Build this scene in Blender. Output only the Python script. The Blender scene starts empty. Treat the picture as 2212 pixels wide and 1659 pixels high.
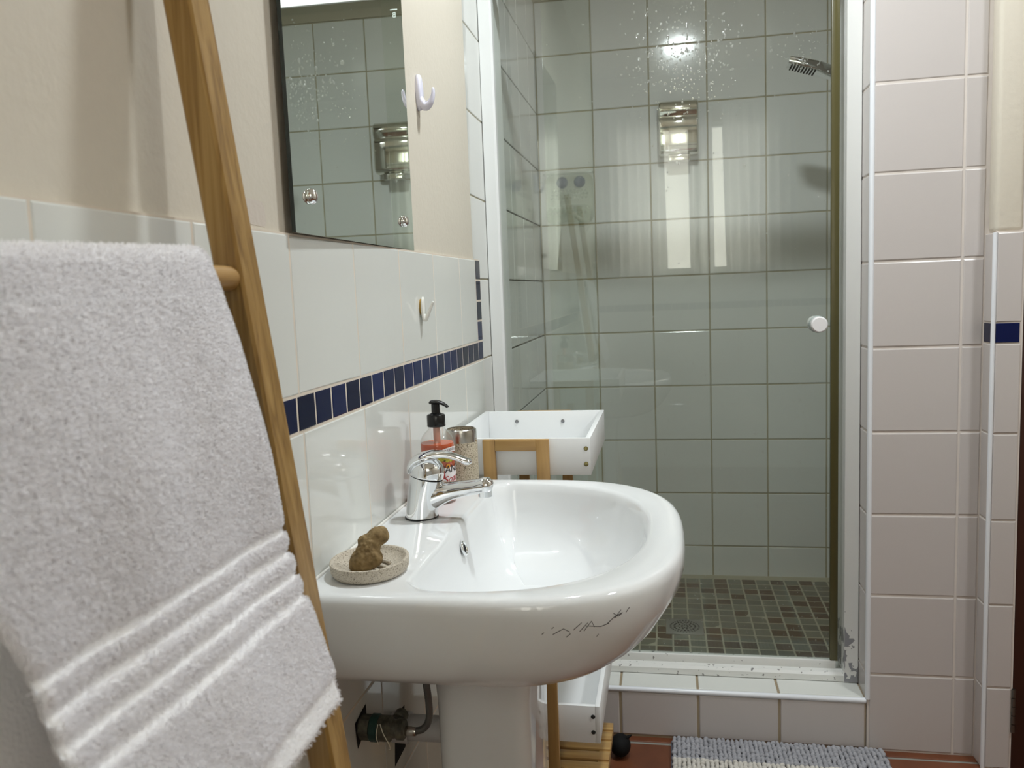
import bpy, bmesh, math, random
import numpy as np
from mathutils import Vector, Matrix

random.seed(7)
rng = np.random.default_rng(7)
SC = bpy.context.scene
COL = SC.collection

# ------------------------------------------------------------------ camera
cam_d = bpy.data.cameras.new('camera')
cam = bpy.data.objects.new('camera', cam_d)
COL.objects.link(cam)
SC.camera = cam
PIT, ROL, YAW = -0.11117747, 0.04011116, 0.18699063
Ryaw = Matrix.Rotation(YAW, 3, 'Z')
Rpit = Matrix.Rotation(PIT, 3, 'X')
Rrol = Matrix.Rotation(ROL, 3, 'Y')
MM = Ryaw @ Rpit @ Rrol
right, fwd, up = MM @ Vector((1, 0, 0)), MM @ Vector((0, 1, 0)), MM @ Vector((0, 0, 1))
mw = Matrix.Identity(4)
for i in range(3):
    mw[i][0], mw[i][1], mw[i][2] = right[i], up[i], -fwd[i]
mw[0][3], mw[1][3], mw[2][3] = 0.432, 0.0, 1.183
cam.matrix_world = mw
cam_d.sensor_fit = 'HORIZONTAL'
cam_d.sensor_width = 36.0
cam_d.lens = 1778.42 / 2212 * 36.0
cam_d.clip_start = 0.02
cam_d.clip_end = 50
cam_d.dof.use_dof = True
cam_d.dof.focus_distance = 1.35
cam_d.dof.aperture_fstop = 9.0

# ------------------------------------------------------------------ world, light, exposure
world = bpy.data.worlds.new('daylight')
SC.world = world
world.use_nodes = True
wb = world.node_tree.nodes['Background']
wb.inputs[0].default_value = (1.0, 0.98, 0.90, 1)
wb.inputs[1].default_value = 6.0
LAMP_STRENGTH = 455.0
LAMP2_STRENGTH = 138.0
LAMP2 = (1.60, 1.05, 2.45)
LAMP = (0.53, 1.55, 2.45)
SC.view_settings.view_transform = 'Standard'
SC.view_settings.look = 'None'
SC.view_settings.exposure = 0.0
SC.view_settings.gamma = 1.0
SC.view_settings.use_curve_mapping = False
SC.cycles.max_bounces = 12
SC.cycles.diffuse_bounces = 4
SC.cycles.glossy_bounces = 6
SC.cycles.transmission_bounces = 10
SC.cycles.transparent_max_bounces = 24
SC.cycles.caustics_reflective = False
SC.cycles.caustics_refractive = False
SC.cycles.use_denoising = True
SC.cycles.sample_clamp_indirect = 40.0
SC.cycles.use_adaptive_sampling = False

# ------------------------------------------------------------------ material helpers
def nodes_of(name):
    m = bpy.data.materials.new(name)
    m.use_nodes = True
    nt = m.node_tree
    return m, nt, nt.nodes, nt.links

def pbr(name, col, rough=0.5, metal=0.0, spec=0.5, bump=0.0, bscale=60.0, var=0.0, rand=0.0,
        stretch=None, coat=0.0, rvar=0.0, sheen=0.0, trans=0.0, ior=1.5):
    m, nt, N, L = nodes_of(name)
    b = N['Principled BSDF']
    b.inputs['Base Color'].default_value = (*col, 1)
    b.inputs['Roughness'].default_value = rough
    b.inputs['Metallic'].default_value = metal
    b.inputs['Specular IOR Level'].default_value = spec
    b.inputs['Coat Weight'].default_value = coat
    b.inputs['Coat Roughness'].default_value = 0.04
    b.inputs['Sheen Weight'].default_value = sheen
    b.inputs['Transmission Weight'].default_value = trans
    b.inputs['IOR'].default_value = ior
    tc = N.new('ShaderNodeTexCoord')
    mp = N.new('ShaderNodeMapping')
    L.new(tc.outputs['Object'], mp.inputs[0])
    if stretch:
        mp.inputs['Scale'].default_value = stretch
    if bump or var or rvar:
        nz = N.new('ShaderNodeTexNoise')
        nz.inputs['Scale'].default_value = bscale
        nz.inputs['Detail'].default_value = 4
        L.new(mp.outputs[0], nz.inputs['Vector'])
        if bump:
            bp = N.new('ShaderNodeBump')
            bp.inputs['Strength'].default_value = 1.0
            bp.inputs['Distance'].default_value = bump
            L.new(nz.outputs['Fac'], bp.inputs['Height'])
            L.new(bp.outputs[0], b.inputs['Normal'])
        if rvar:
            mr = N.new('ShaderNodeMapRange')
            mr.inputs['To Min'].default_value = max(0, rough - rvar)
            mr.inputs['To Max'].default_value = rough + rvar
            L.new(nz.outputs['Fac'], mr.inputs['Value'])
            L.new(mr.outputs[0], b.inputs['Roughness'])
    if var or rand:
        hs = N.new('ShaderNodeHueSaturation')
        hs.inputs['Color'].default_value = (*col, 1)
        ad = N.new('ShaderNodeMath'); ad.operation = 'ADD'
        ad.inputs[0].default_value = 1.0 - (var + rand) / 2
        if var:
            m1 = N.new('ShaderNodeMath'); m1.operation = 'MULTIPLY_ADD'
            m1.inputs[1].default_value = var
            m1.inputs[2].default_value = 1.0 - var / 2 - rand / 2
            L.new(nz.outputs['Fac'], m1.inputs[0])
            L.new(m1.outputs[0], ad.inputs[0])
        if rand:
            oi = N.new('ShaderNodeObjectInfo')
            m2 = N.new('ShaderNodeMath'); m2.operation = 'MULTIPLY'
            m2.inputs[1].default_value = rand
            L.new(oi.outputs['Random'], m2.inputs[0])
            L.new(m2.outputs[0], ad.inputs[1])
        else:
            ad.inputs[1].default_value = 0
        L.new(ad.outputs[0], hs.inputs['Value'])
        L.new(hs.outputs[0], b.inputs['Base Color'])
    return m

def ramp_mat(name, cols, scale, stretch=(1, 1, 1), rough=0.5, bump=0.0, detail=5, rand=0.0, distort=0.0, spec=0.5):
    m, nt, N, L = nodes_of(name)
    b = N['Principled BSDF']
    b.inputs['Roughness'].default_value = rough
    b.inputs['Specular IOR Level'].default_value = spec
    tc = N.new('ShaderNodeTexCoord')
    mp = N.new('ShaderNodeMapping')
    mp.inputs['Scale'].default_value = stretch
    L.new(tc.outputs['Object'], mp.inputs[0])
    nz = N.new('ShaderNodeTexNoise')
    nz.inputs['Scale'].default_value = scale
    nz.inputs['Detail'].default_value = detail
    nz.inputs['Distortion'].default_value = distort
    L.new(mp.outputs[0], nz.inputs['Vector'])
    rp = N.new('ShaderNodeValToRGB')
    els = rp.color_ramp.elements
    els[0].position, els[0].color = cols[0][0], (*cols[0][1], 1)
    els[1].position, els[1].color = cols[-1][0], (*cols[-1][1], 1)
    for p, c in cols[1:-1]:
        e = els.new(p); e.color = (*c, 1)
    fac = nz.outputs['Fac']
    if rand:
        oi = N.new('ShaderNodeObjectInfo')
        ma = N.new('ShaderNodeMath'); ma.operation = 'MULTIPLY_ADD'
        ma.inputs[1].default_value = rand
        ma.inputs[2].default_value = -rand / 2
        L.new(oi.outputs['Random'], ma.inputs[0])
        mb = N.new('ShaderNodeMath'); mb.operation = 'ADD'
        L.new(nz.outputs['Fac'], mb.inputs[0]); L.new(ma.outputs[0], mb.inputs[1])
        fac = mb.outputs[0]
    L.new(fac, rp.inputs[0])
    L.new(rp.outputs[0], b.inputs['Base Color'])
    if bump:
        bp = N.new('ShaderNodeBump'); bp.inputs['Distance'].default_value = bump
        L.new(nz.outputs['Fac'], bp.inputs['Height'])
        L.new(bp.outputs[0], b.inputs['Normal'])
    return m

def sheet_glass(name, tint, ior=1.5, rough=0.0, haze=0.0, hazecol=(.8, .8, .8)):
    """thin architectural glass: tinted see-through with Fresnel reflection"""
    m, nt, N, L = nodes_of(name)
    out = N['Material Output']
    N.remove(N['Principled BSDF'])
    tr = N.new('ShaderNodeBsdfTransparent'); tr.inputs[0].default_value = (*tint, 1)
    gl = N.new('ShaderNodeBsdfGlossy'); gl.inputs['Roughness'].default_value = rough
    gl.inputs[0].default_value = (1, 1, 1, 1)
    fr = N.new('ShaderNodeFresnel')
    ge = N.new('ShaderNodeNewGeometry')                  # same reflectance on both faces of the sheet
    mi = N.new('ShaderNodeMapRange')
    mi.inputs['To Min'].default_value = ior; mi.inputs['To Max'].default_value = 1 / ior
    L.new(ge.outputs['Backfacing'], mi.inputs['Value']); L.new(mi.outputs[0], fr.inputs[0])
    mx = N.new('ShaderNodeMixShader')
    base = tr.outputs[0]
    if haze:
        df = N.new('ShaderNodeBsdfDiffuse'); df.inputs[0].default_value = (*hazecol, 1)
        m2 = N.new('ShaderNodeMixShader'); m2.inputs[0].default_value = haze
        L.new(tr.outputs[0], m2.inputs[1]); L.new(df.outputs[0], m2.inputs[2])
        base = m2.outputs[0]
    L.new(fr.outputs[0], mx.inputs[0]); L.new(base, mx.inputs[1]); L.new(gl.outputs[0], mx.inputs[2])
    L.new(mx.outputs[0], out.inputs[0])
    return m

def worn_mat(name, col, worn, zmax, scale, thr, rough=0.35):
    """white coating that has flaked off in patches below a height"""
    m, nt, N, L = nodes_of(name)
    b = N['Principled BSDF']
    b.inputs['Roughness'].default_value = rough
    tc = N.new('ShaderNodeTexCoord')
    nz = N.new('ShaderNodeTexNoise'); nz.inputs['Scale'].default_value = scale; nz.inputs['Detail'].default_value = 4
    L.new(tc.outputs['Object'], nz.inputs['Vector'])
    sp = N.new('ShaderNodeSeparateXYZ'); L.new(tc.outputs['Object'], sp.inputs[0])
    mr = N.new('ShaderNodeMapRange')
    mr.inputs['From Min'].default_value = zmax * 0.35; mr.inputs['From Max'].default_value = zmax
    mr.inputs['To Min'].default_value = 0.0; mr.inputs['To Max'].default_value = 0.4
    L.new(sp.outputs['Z'], mr.inputs['Value'])
    su = N.new('ShaderNodeMath'); su.operation = 'SUBTRACT'
    L.new(nz.outputs['Fac'], su.inputs[0]); L.new(mr.outputs[0], su.inputs[1])
    gt = N.new('ShaderNodeMath'); gt.operation = 'GREATER_THAN'; gt.inputs[1].default_value = thr
    L.new(su.outputs[0], gt.inputs[0])
    mx = N.new('ShaderNodeMix'); mx.data_type = 'RGBA'
    mx.inputs['A'].default_value = (*col, 1); mx.inputs['B'].default_value = (*worn, 1)
    L.new(gt.outputs[0], mx.inputs['Factor'])
    L.new(mx.outputs['Result'], b.inputs['Base Color'])
    return m

def emit_mat(name, col, s):
    m, nt, N, L = nodes_of(name)
    N.remove(N['Principled BSDF'])
    e = N.new('ShaderNodeEmission'); e.inputs[0].default_value = (*col, 1); e.inputs[1].default_value = s
    L.new(e.outputs[0], N['Material Output'].inputs[0])
    return m

def cloth_mat(name, col, translucent=0.4, see=0.0):
    m, nt, N, L = nodes_of(name)
    N.remove(N['Principled BSDF'])
    d = N.new('ShaderNodeBsdfDiffuse'); d.inputs[0].default_value = (*col, 1)
    t = N.new('ShaderNodeBsdfTranslucent'); t.inputs[0].default_value = (*col, 1)
    mx = N.new('ShaderNodeMixShader'); mx.inputs[0].default_value = translucent
    L.new(d.outputs[0], mx.inputs[1]); L.new(t.outputs[0], mx.inputs[2])
    o = mx.outputs[0]
    if see:
        tr = N.new('ShaderNodeBsdfTransparent')
        m2 = N.new('ShaderNodeMixShader'); m2.inputs[0].default_value = see
        L.new(o, m2.inputs[1]); L.new(tr.outputs[0], m2.inputs[2]); o = m2.outputs[0]
    L.new(o, N['Material Output'].inputs[0])
    return m

M = {}
M['paint'] = pbr('taupe_paint', (.67, .615, .52), .42, bump=.0006, bscale=90, var=.04)
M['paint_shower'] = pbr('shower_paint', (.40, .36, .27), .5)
M['ceiling'] = pbr('ceiling_paint', (.80, .77, .70), .7)
M['tile'] = pbr('white_glazed_tile', (.735, .742, .705), .07, bump=.00025, bscale=14, rand=.03)
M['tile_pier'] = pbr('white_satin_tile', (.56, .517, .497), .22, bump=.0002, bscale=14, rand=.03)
M['tile_shower'] = pbr('white_shower_tile', (.74, .745, .72), .10, bump=.0004, bscale=9, rand=.04)
M['blue'] = pbr('cobalt_glass_tile', (.003, .008, .060), .06, rand=1.1, spec=.32)
M['grout'] = pbr('cream_grout', (.70, .62, .52), .8, var=.2, bscale=30)
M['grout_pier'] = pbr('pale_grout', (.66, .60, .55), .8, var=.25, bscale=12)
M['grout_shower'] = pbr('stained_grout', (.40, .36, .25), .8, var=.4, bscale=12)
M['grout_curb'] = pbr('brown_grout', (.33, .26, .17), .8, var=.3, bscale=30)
M['trim'] = pbr('white_plastic_trim', (.80, .82, .86), .25)
M['terracotta'] = ramp_mat('terracotta', [(.3, (.105, .032, .014)), (.7, (.18, .060, .026))], 8, rough=.35, bump=.0004, rand=.2)
M['grout_floor'] = pbr('grey_floor_grout', (.25, .25, .22), .8, var=.3)
M['mosaic_brown'] = pbr('brown_mosaic', (.098, .064, .032), .22, rand=.35, bump=.0005, bscale=60)
M['mosaic_grey'] = pbr('grey_green_mosaic', (.165, .160, .115), .22, rand=.3, bump=.0005, bscale=60)
M['grout_mosaic'] = pbr('mosaic_grout', (.42, .39, .29), .7)
M['frame'] = pbr('white_coated_aluminium', (.82, .83, .82), .3)
M['frame_jamb'] = worn_mat('flaking_white_coating', (.80, .80, .78), (.30, .30, .31), .32, 26, .52)
M['residue'] = pbr('sticker_residue', (.655, .585, .515), .35, bump=.0006, bscale=160)
M['bare'] = pbr('bare_aluminium', (.30, .30, .32), .5)
M['rail'] = worn_mat('speckled_white_coating', (.78, .78, .75), (.22, .21, .20), 5.0, 75, .66)
M['glass'] = sheet_glass('shower_glass', (.954, .971, .953), 1.5)
M['seal'] = pbr('olive_door_seal', (.095, .082, .028), .3)
M['knob'] = pbr('white_knob_plastic', (.82, .80, .80), .25)
M['knob_clear'] = pbr('grey_knob_ring', (.45, .50, .48), .2)
M['ceramic'] = pbr('white_ceramic', (.80, .812, .815), .05, coat=.3)
M['chrome'] = pbr('chrome', (.86, .87, .88), .04, metal=1)
M['chrome_disp'] = pbr('polished_steel', (.80, .79, .72), .06, metal=1)
M['steel'] = pbr('brushed_steel', (.55, .53, .49), .22, metal=1, bump=.0002, bscale=8, stretch=(1, 1, 60))
M['mirror'] = pbr('mirror_silver', (.86, .91, .875), .0, metal=1)
M['mirror_edge'] = pbr('mirror_edge', (.01, .02, .018), .1)
M['pine'] = ramp_mat('varnished_pine', [(.30, (.20, .105, .024)), (.5, (.33, .190, .052)), (.70, (.42, .262, .088))], 9,
                     (14, 14, .5), .35, bump=.0002, distort=.8)
M['bamboo'] = ramp_mat('bamboo', [(.3, (.34, .19, .06)), (.7, (.52, .32, .12))], 6, (12, 12, 1.0), .4, bump=.0002)
M['bamboo_x'] = ramp_mat('bamboo_cross_grain', [(.3, (.36, .20, .065)), (.7, (.54, .34, .125))], 6, (1.0, 12, 12), .4, bump=.0002)
M['melamine'] = pbr('white_melamine', (.84, .85, .85), .3)
M['screw_gold'] = pbr('brass_screw', (.32, .28, .12), .35, metal=1)
M['screw_dark'] = pbr('dark_screw', (.02, .02, .02), .4)
M['screw_steel'] = pbr('steel_screw', (.25, .25, .26), .35, metal=1)
M['towel'] = pbr('white_terry', (.93, .92, .93), .95, spec=.1, sheen=.25, bump=.0012, bscale=420)
M['towel_band'] = pbr('white_woven_band', (.86, .85, .86), .85, spec=.1, bump=.0005, bscale=700)
M['pile'] = cloth_mat('terry_loops', (.965, .955, .965), .62)
M['plastic_hook'] = pbr('pale_lilac_plastic', (.74, .73, .84), .25)
M['white_hook'] = pbr('white_hook_plastic', (.80, .79, .74), .2)
M['foam'] = pbr('amber_foam_tape', (.42, .26, .06), .6)
M['stone'] = ramp_mat('speckled_stone', [(.34, (.10, .08, .055)), (.42, (.42, .36, .26)), (.62, (.52, .45, .34)), (.72, (.66, .60, .49))], 520, rough=.7, bump=.0002, detail=2)
M['stone_grey'] = ramp_mat('speckled_pale_stone', [(.33, (.15, .12, .09)), (.42, (.50, .44, .35)), (.66, (.58, .52, .43))], 560, rough=.75, bump=.0002, detail=2)
M['ginger'] = ramp_mat('knobbly_root_skin', [(.25, (.11, .068, .022)), (.5, (.235, .155, .062)), (.8, (.36, .26, .125))], 130, rough=.8, bump=.0012, detail=6)
M['black'] = pbr('black_plastic', (.008, .008, .008), .25)
M['rubber'] = pbr('matte_black_rubber', (.006, .006, .006), .75, spec=.2)
M['bottle'] = sheet_glass('clear_bottle_plastic', (.95, .955, .95), 1.5, .03)
M['soap'] = pbr('orange_soap', (.62, .105, .032), .12, trans=.0)
M['tube'] = pbr('dip_tube', (.70, .42, .33), .3)
M['label'] = pbr('white_label', (.86, .80, .80), .4)
M['ink_dark'] = pbr('dark_ink', (.03, .02, .02), .5)
M['ink_red'] = pbr('red_ink', (.42, .03, .03), .5)
M['fruit'] = ramp_mat('printed_fruit', [(.35, (.30, .28, .02)), (.65, (.60, .52, .06))], 90, rough=.4)
M['fruit_shade'] = pbr('printed_olive', (.10, .09, .01), .5)
M['orange_ink'] = pbr('printed_peach', (.75, .30, .03), .5)
M['pvc'] = pbr('white_pvc', (.62, .60, .59), .4)
M['valve'] = ramp_mat('corroded_brass', [(.35, (.045, .045, .032)), (.7, (.16, .15, .11))], 90, rough=.5, bump=.0006)
M['green_ring'] = pbr('green_compression_ring', (.008, .05, .042), .4, bump=.001, bscale=90)
M['braid'] = pbr('braided_steel', (.14, .14, .135), .4, metal=.5)
M['thread'] = pbr('white_thread', (.75, .73, .62), .8)
M['dark'] = pbr('cavity_shade', (.006, .004, .003), .9)  # near-black colour standing in for the shade inside openings
M['mat_grey'] = pbr('grey_chenille', (.36, .36, .385), .9, var=.5, bscale=40, spec=.1)
M['mat_white'] = pbr('cream_chenille', (.62, .59, .54), .9, var=.2, bscale=40, spec=.1)
M['mat_base'] = pbr('mat_backing', (.10, .10, .12), .95)
M['door_wood'] = ramp_mat('dark_red_wood', [(.3, (.085, .022, .008)), (.7, (.16, .05, .016))], 5, (10, 10, .6), .3)
M['door_edge'] = pbr('dark_door_frame', (.045, .014, .008), .4)  # darker red-brown than the door wood
M['hinge'] = pbr('tarnished_hinge', (.20, .19, .17), .35, metal=1)
M['caddy'] = sheet_glass('clear_caddy_plastic', (.93, .94, .92), 1.42, .12, .05, (.8, .84, .8))
M['suction'] = sheet_glass('blue_suction_cup', (.62, .68, .82), 1.4, .1, .25, (.42, .47, .60))
def water_mat():
    m, nt, N, L = nodes_of('water_drop')
    N.remove(N['Principled BSDF'])
    rf = N.new('ShaderNodeBsdfRefraction'); rf.inputs['IOR'].default_value = 1.33; rf.inputs['Roughness'].default_value = 0
    gl = N.new('ShaderNodeBsdfGlossy'); gl.inputs['Roughness'].default_value = .08
    mx = N.new('ShaderNodeMixShader'); mx.inputs[0].default_value = .10
    L.new(rf.outputs[0], mx.inputs[1]); L.new(gl.outputs[0], mx.inputs[2])
    L.new(mx.outputs[0], N['Material Output'].inputs[0])
    return m
M['water'] = water_mat()
M['drain'] = pbr('drain_steel', (.50, .50, .47), .3, metal=1)
M['scratch'] = pbr('scuff_mark', (.06, .055, .06), .6)
M['silicone'] = pbr('silicone_bead', (.80, .78, .73), .35)
M['lamp_glass'] = emit_mat('lamp_glow', (.90, .97, 1.0), LAMP_STRENGTH)
M['lamp_glass2'] = emit_mat('lamp_glow_soft', (.92, .97, 1.0), LAMP2_STRENGTH)
M['lamp_base'] = pbr('lamp_base', (.8, .8, .78), .4)
M['curtain'] = cloth_mat('sheer_curtain', (.84, .84, .84), .48, .06)
M['tan_mark'] = pbr('etched_mark', (.60, .66, .62), .6)

# ------------------------------------------------------------------ object helpers
def wloc(o):
    v = Vector((0, 0, 0))
    while o:
        v += o.location; o = o.parent
    return v

def tag(o, label=None, cat=None, group=None, kind=None):
    if label: o['label'] = label
    if cat: o['category'] = cat
    if group: o['group'] = group
    if kind: o['kind'] = kind
    return o

def thing(name, loc, label, cat, group=None):
    o = bpy.data.objects.new(name, None)
    COL.objects.link(o)
    o.location = loc
    o.empty_display_size = .05
    return tag(o, label, cat, group)

def mesh_obj(name, verts, faces, mats, parent=None, smooth=False, mids=None, origin=None):
    """verts in world coordinates"""
    me = bpy.data.meshes.new(name)
    o = bpy.data.objects.new(name, me)
    COL.objects.link(o)
    off = Vector((0, 0, 0))
    if parent:
        o.parent = parent
        off = wloc(parent)
    if origin is not None:
        o.location = Vector(origin) - off
        off = Vector(origin)
    vv = [(v[0] - off.x, v[1] - off.y, v[2] - off.z) for v in verts]
    me.from_pydata(vv, [], faces)
    if not isinstance(mats, (list, tuple)):
        mats = [mats]
    for m in mats:
        me.materials.append(m)
    if mids:
        me.polygons.foreach_set('material_index', mids)
    if smooth:
        me.polygons.foreach_set('use_smooth', [True] * len(me.polygons))
    me.update()
    return o

def bm_obj(name, bm, mat, parent=None, smooth=False, origin=None, angle=None):
    bmesh.ops.recalc_face_normals(bm, faces=bm.faces)
    bm.verts.ensure_lookup_table()
    vs = [tuple(v.co) for v in bm.verts]
    fs = [[v.index for v in f.verts] for f in bm.faces]
    bm.verts.index_update()
    fs = [[v.index for v in f.verts] for f in bm.faces]
    o = mesh_obj(name, vs, fs, mat, parent, smooth, origin=origin)
    bm.free()
    if angle is not None:
        me = o.data
        me.polygons.foreach_set('use_smooth', [True] * len(me.polygons))
        try:
            me.set_sharp_from_angle(angle=math.radians(angle))
        except Exception:
            pass
    return o

def add_box(bm, a, b, bev=0.0, seg=2):
    a, b = Vector(a), Vector(b)
    r = bmesh.ops.create_cube(bm, size=1)
    vs = r['verts']
    c = (a + b) / 2; d = b - a
    for v in vs:
        v.co = Vector((c.x + v.co.x * d.x, c.y + v.co.y * d.y, c.z + v.co.z * d.z))
    if bev:
        es = {e for v in vs for e in v.link_edges}
        bmesh.ops.bevel(bm, geom=list(es), offset=bev, segments=seg, profile=.5, affect='EDGES')
    return vs

def box(name, a, b, mat, parent=None, bev=0.0, seg=2, angle=40):
    bm = bmesh.new()
    add_box(bm, a, b, bev, seg)
    return bm_obj(name, bm, mat, parent, angle=angle if bev else None)

def boxes(name, lst, mat, parent=None, bev=0.0):
    bm = bmesh.new()
    for a, b in lst:
        add_box(bm, a, b, bev)
    return bm_obj(name, bm, mat, parent, angle=40 if bev else None)

def ring_loft(rings, cap0=True, cap1=True, closed=True):
    vs, fs = [], []
    n = len(rings[0])
    for r in rings:
        vs += [tuple(p) for p in r]
    for i in range(len(rings) - 1):
        for j in range(n if closed else n - 1):
            k = (j + 1) % n
            fs.append((i * n + j, i * n + k, (i + 1) * n + k, (i + 1) * n + j))
    if cap0: fs.append(tuple(range(n - 1, -1, -1)))
    if cap1: fs.append(tuple((len(rings) - 1) * n + j for j in range(n)))
    return vs, fs

def loft(name, rings, mat, parent=None, smooth=True, cap0=True, cap1=True, angle=None, sub=0):
    vs, fs = ring_loft(rings, cap0, cap1)
    o = mesh_obj(name, vs, fs, mat, parent, smooth)
    bm = bmesh.new(); bm.from_mesh(o.data)
    bmesh.ops.recalc_face_normals(bm, faces=bm.faces)
    bm.to_mesh(o.data); bm.free()
    if angle is not None:
        o.data.set_sharp_from_angle(angle=math.radians(angle))
    return o

def lathe(name, prof, centre, mat, parent=None, n=40, axis='Z', cap0=True, cap1=True, angle=35, sx=1.0, sy=1.0):
    """prof: list of (radius, height along axis)"""
    c = Vector(centre)
    rings = []
    for r, h in prof:
        ring = []
        for i in range(n):
            a = 2 * math.pi * i / n
            x, y = r * math.cos(a) * sx, r * math.sin(a) * sy
            if axis == 'Z': p = Vector((x, y, h))
            elif axis == 'X': p = Vector((h, x, y))
            else: p = Vector((x, h, y))
            ring.append(c + p)
        rings.append(ring)
    return loft(name, rings, mat, parent, True, cap0, cap1, angle)

def sweep_rings(path, radii, n=20, side=Vector((0, 1, 0)), power=2.0):
    """path points, radii (a along 'side', b perpendicular in plane)"""
    P = [Vector(p) for p in path]
    rings = []
    for i, p in enumerate(P):
        t = (P[min(i + 1, len(P) - 1)] - P[max(i - 1, 0)]).normalized()
        s = (side - t * side.dot(t)).normalized()
        u = t.cross(s).normalized()
        a, b = radii[i] if isinstance(radii[i], (tuple, list)) else (radii[i], radii[i])
        ring = []
        for k in range(n):
            th = 2 * math.pi * k / n
            cs, sn = math.cos(th), math.sin(th)
            cx = math.copysign(abs(cs) ** (2 / power), cs)
            sx = math.copysign(abs(sn) ** (2 / power), sn)
            ring.append(p + s * (a * cx) + u * (b * sx))
        rings.append(ring)
    return rings

def spline(pts, n):
    """Catmull-Rom through points (tuples of any length)"""
    P = [np.array(p, float) for p in pts]
    P = [2 * P[0] - P[1]] + P + [2 * P[-1] - P[-2]]
    out = []
    m = len(P) - 3
    for i in range(n):
        x = i / (n - 1) * m
        k = min(int(x), m - 1); t = x - k
        a, b, c, d = P[k], P[k + 1], P[k + 2], P[k + 3]
        out.append(0.5 * ((2 * b) + (-a + c) * t + (2 * a - 5 * b + 4 * c - d) * t * t + (-a + 3 * b - 3 * c + d) * t ** 3))
    return out

def tube(name, pts, r, mat, parent=None, n=12, steps=40, side=Vector((0, 1, 0))):
    sp = spline(pts, steps)
    return loft(name, sweep_rings(sp, [(r, r)] * steps, n, side), mat, parent)

# ------------------------------------------------------------------ tiles
_TM = {}
def tile_mesh(w, h, t, b, mat):
    key = (round(w, 4), round(h, 4), t, b, mat.name)
    if key in _TM: return _TM[key]
    x, y = w / 2, h / 2
    lv = [(0, 0), (0, t - b), (b * .3, t - b * .3), (b, t)]
    vs, fs = [], []
    for ins, z in lv:
        vs += [(-x + ins, -y + ins, z), (x - ins, -y + ins, z), (x - ins, y - ins, z), (-x + ins, y - ins, z)]
    for i in range(len(lv) - 1):
        for j in range(4):
            k = (j + 1) % 4
            fs.append((i * 4 + j, i * 4 + k, (i + 1) * 4 + k, (i + 1) * 4 + j))
    q = (len(lv) - 1) * 4
    fs.append((q, q + 1, q + 2, q + 3))
    me = bpy.data.meshes.new('tile')
    me.from_pydata(vs, [], fs)
    me.materials.append(mat)
    me.update()
    _TM[key] = me
    return me

def put_tile(parent, name, P0, u, v, u0, u1, v0, v1, gap, mat, t=.006, b=.0022, tilt=.0022):
    u, v = Vector(u), Vector(v); n = u.cross(v)
    w, h = u1 - u0 - gap, v1 - v0 - gap
    if w < .004 or h < .004: return None
    o = bpy.data.objects.new(name, tile_mesh(w, h, t, b, mat))
    COL.objects.link(o)
    o.parent = parent
    c = Vector(P0) + u * ((u0 + u1) / 2) + v * ((v0 + v1) / 2) - n * t
    R = Matrix((u, v, n)).transposed()
    R = R @ Matrix.Rotation(random.gauss(0, tilt), 3, 'X') @ Matrix.Rotation(random.gauss(0, tilt), 3, 'Y')
    c += n * random.uniform(-.0002, .0002)
    o.matrix_local = Matrix.Translation(c) @ R.to_4x4()
    return o

def tile_grid(parent, P0, u, v, us, vs, gap, mat, name='tile', **k):
    for i in range(len(us) - 1):
        for j in range(len(vs) - 1):
            put_tile(parent, name, P0, u, v, us[i], us[i + 1], vs[j], vs[j + 1], gap, mat, **k)

X, Y, Z = Vector((1, 0, 0)), Vector((0, 1, 0)), Vector((0, 0, 1))
ROW = [2.033 - .2035 * k for k in range(10)]           # shared tile rows of the shower walls
ROW = [.002] + sorted(ROW) + [2.225]
CEIL = 2.49

# ================================================================== SETTING
def structure(o):
    o['kind'] = 'structure'; return o

# left wall : painted above a tiled dado
wall_left = structure(boxes('wall_left', [((-.12, -1.0, 0), (-.005, 1.885, CEIL)), ((-.12, 1.885, 0), (-.005, 1.932, 1.262))], M['paint']))
box('grout_bed', (-.006, -1.0, 0), (-.0007, 1.9325, 1.262), M['grout'], wall_left)
JY = [-1.0] + [.511 - .2035 * k for k in range(7, -1, -1)] + [.7125, .9145, 1.118, 1.322, 1.5275, 1.731, 1.881]
LOW = [-1.0] + [.717 - .2035 * k for k in range(8, 0, -1)] + [.717, .92, 1.1255, 1.331, 1.534, 1.744, 1.932]
tile_grid(wall_left, (0, 0, 0), Y, Z, JY, [1.0705, 1.2615], .0022, M['tile'])
tile_grid(wall_left, (0, 0, 0), Y, Z, LOW, [.012, .2165, .4195, .6225, .8235, 1.0255], .0022, M['tile'])
my = [1.933 - .0513 * k for k in range(34)][::-1]
my[-1] = 1.932
tile_grid(wall_left, (0, 0, 0), Y, Z, my, [1.0255, 1.0705], .0036, M['blue'], name='mosaic_tile', b=.0014, tilt=.004)
tile_grid(wall_left, (0, 0, 0), Y, Z, [1.883, 1.932], [1.0705, 1.119, 1.1655, 1.214, 1.2615], .0036, M['blue'], name='mosaic_tile', b=.0014, tilt=.004)

# recessed wall inside / beside the shower, left side
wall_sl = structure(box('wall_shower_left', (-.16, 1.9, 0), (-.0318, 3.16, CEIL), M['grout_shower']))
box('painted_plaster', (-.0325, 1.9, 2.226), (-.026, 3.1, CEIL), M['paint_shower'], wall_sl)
tile_grid(wall_sl, (-.03, 0, 0), Y, Z, [1.934, 2.205], ROW, .003, M['tile'])
tile_grid(wall_sl, (-.02, 0, 0), Y, Z, [2.205, 2.303, 2.5065, 2.710, 2.9135, 3.1], ROW, .004, M['tile_shower'])
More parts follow.
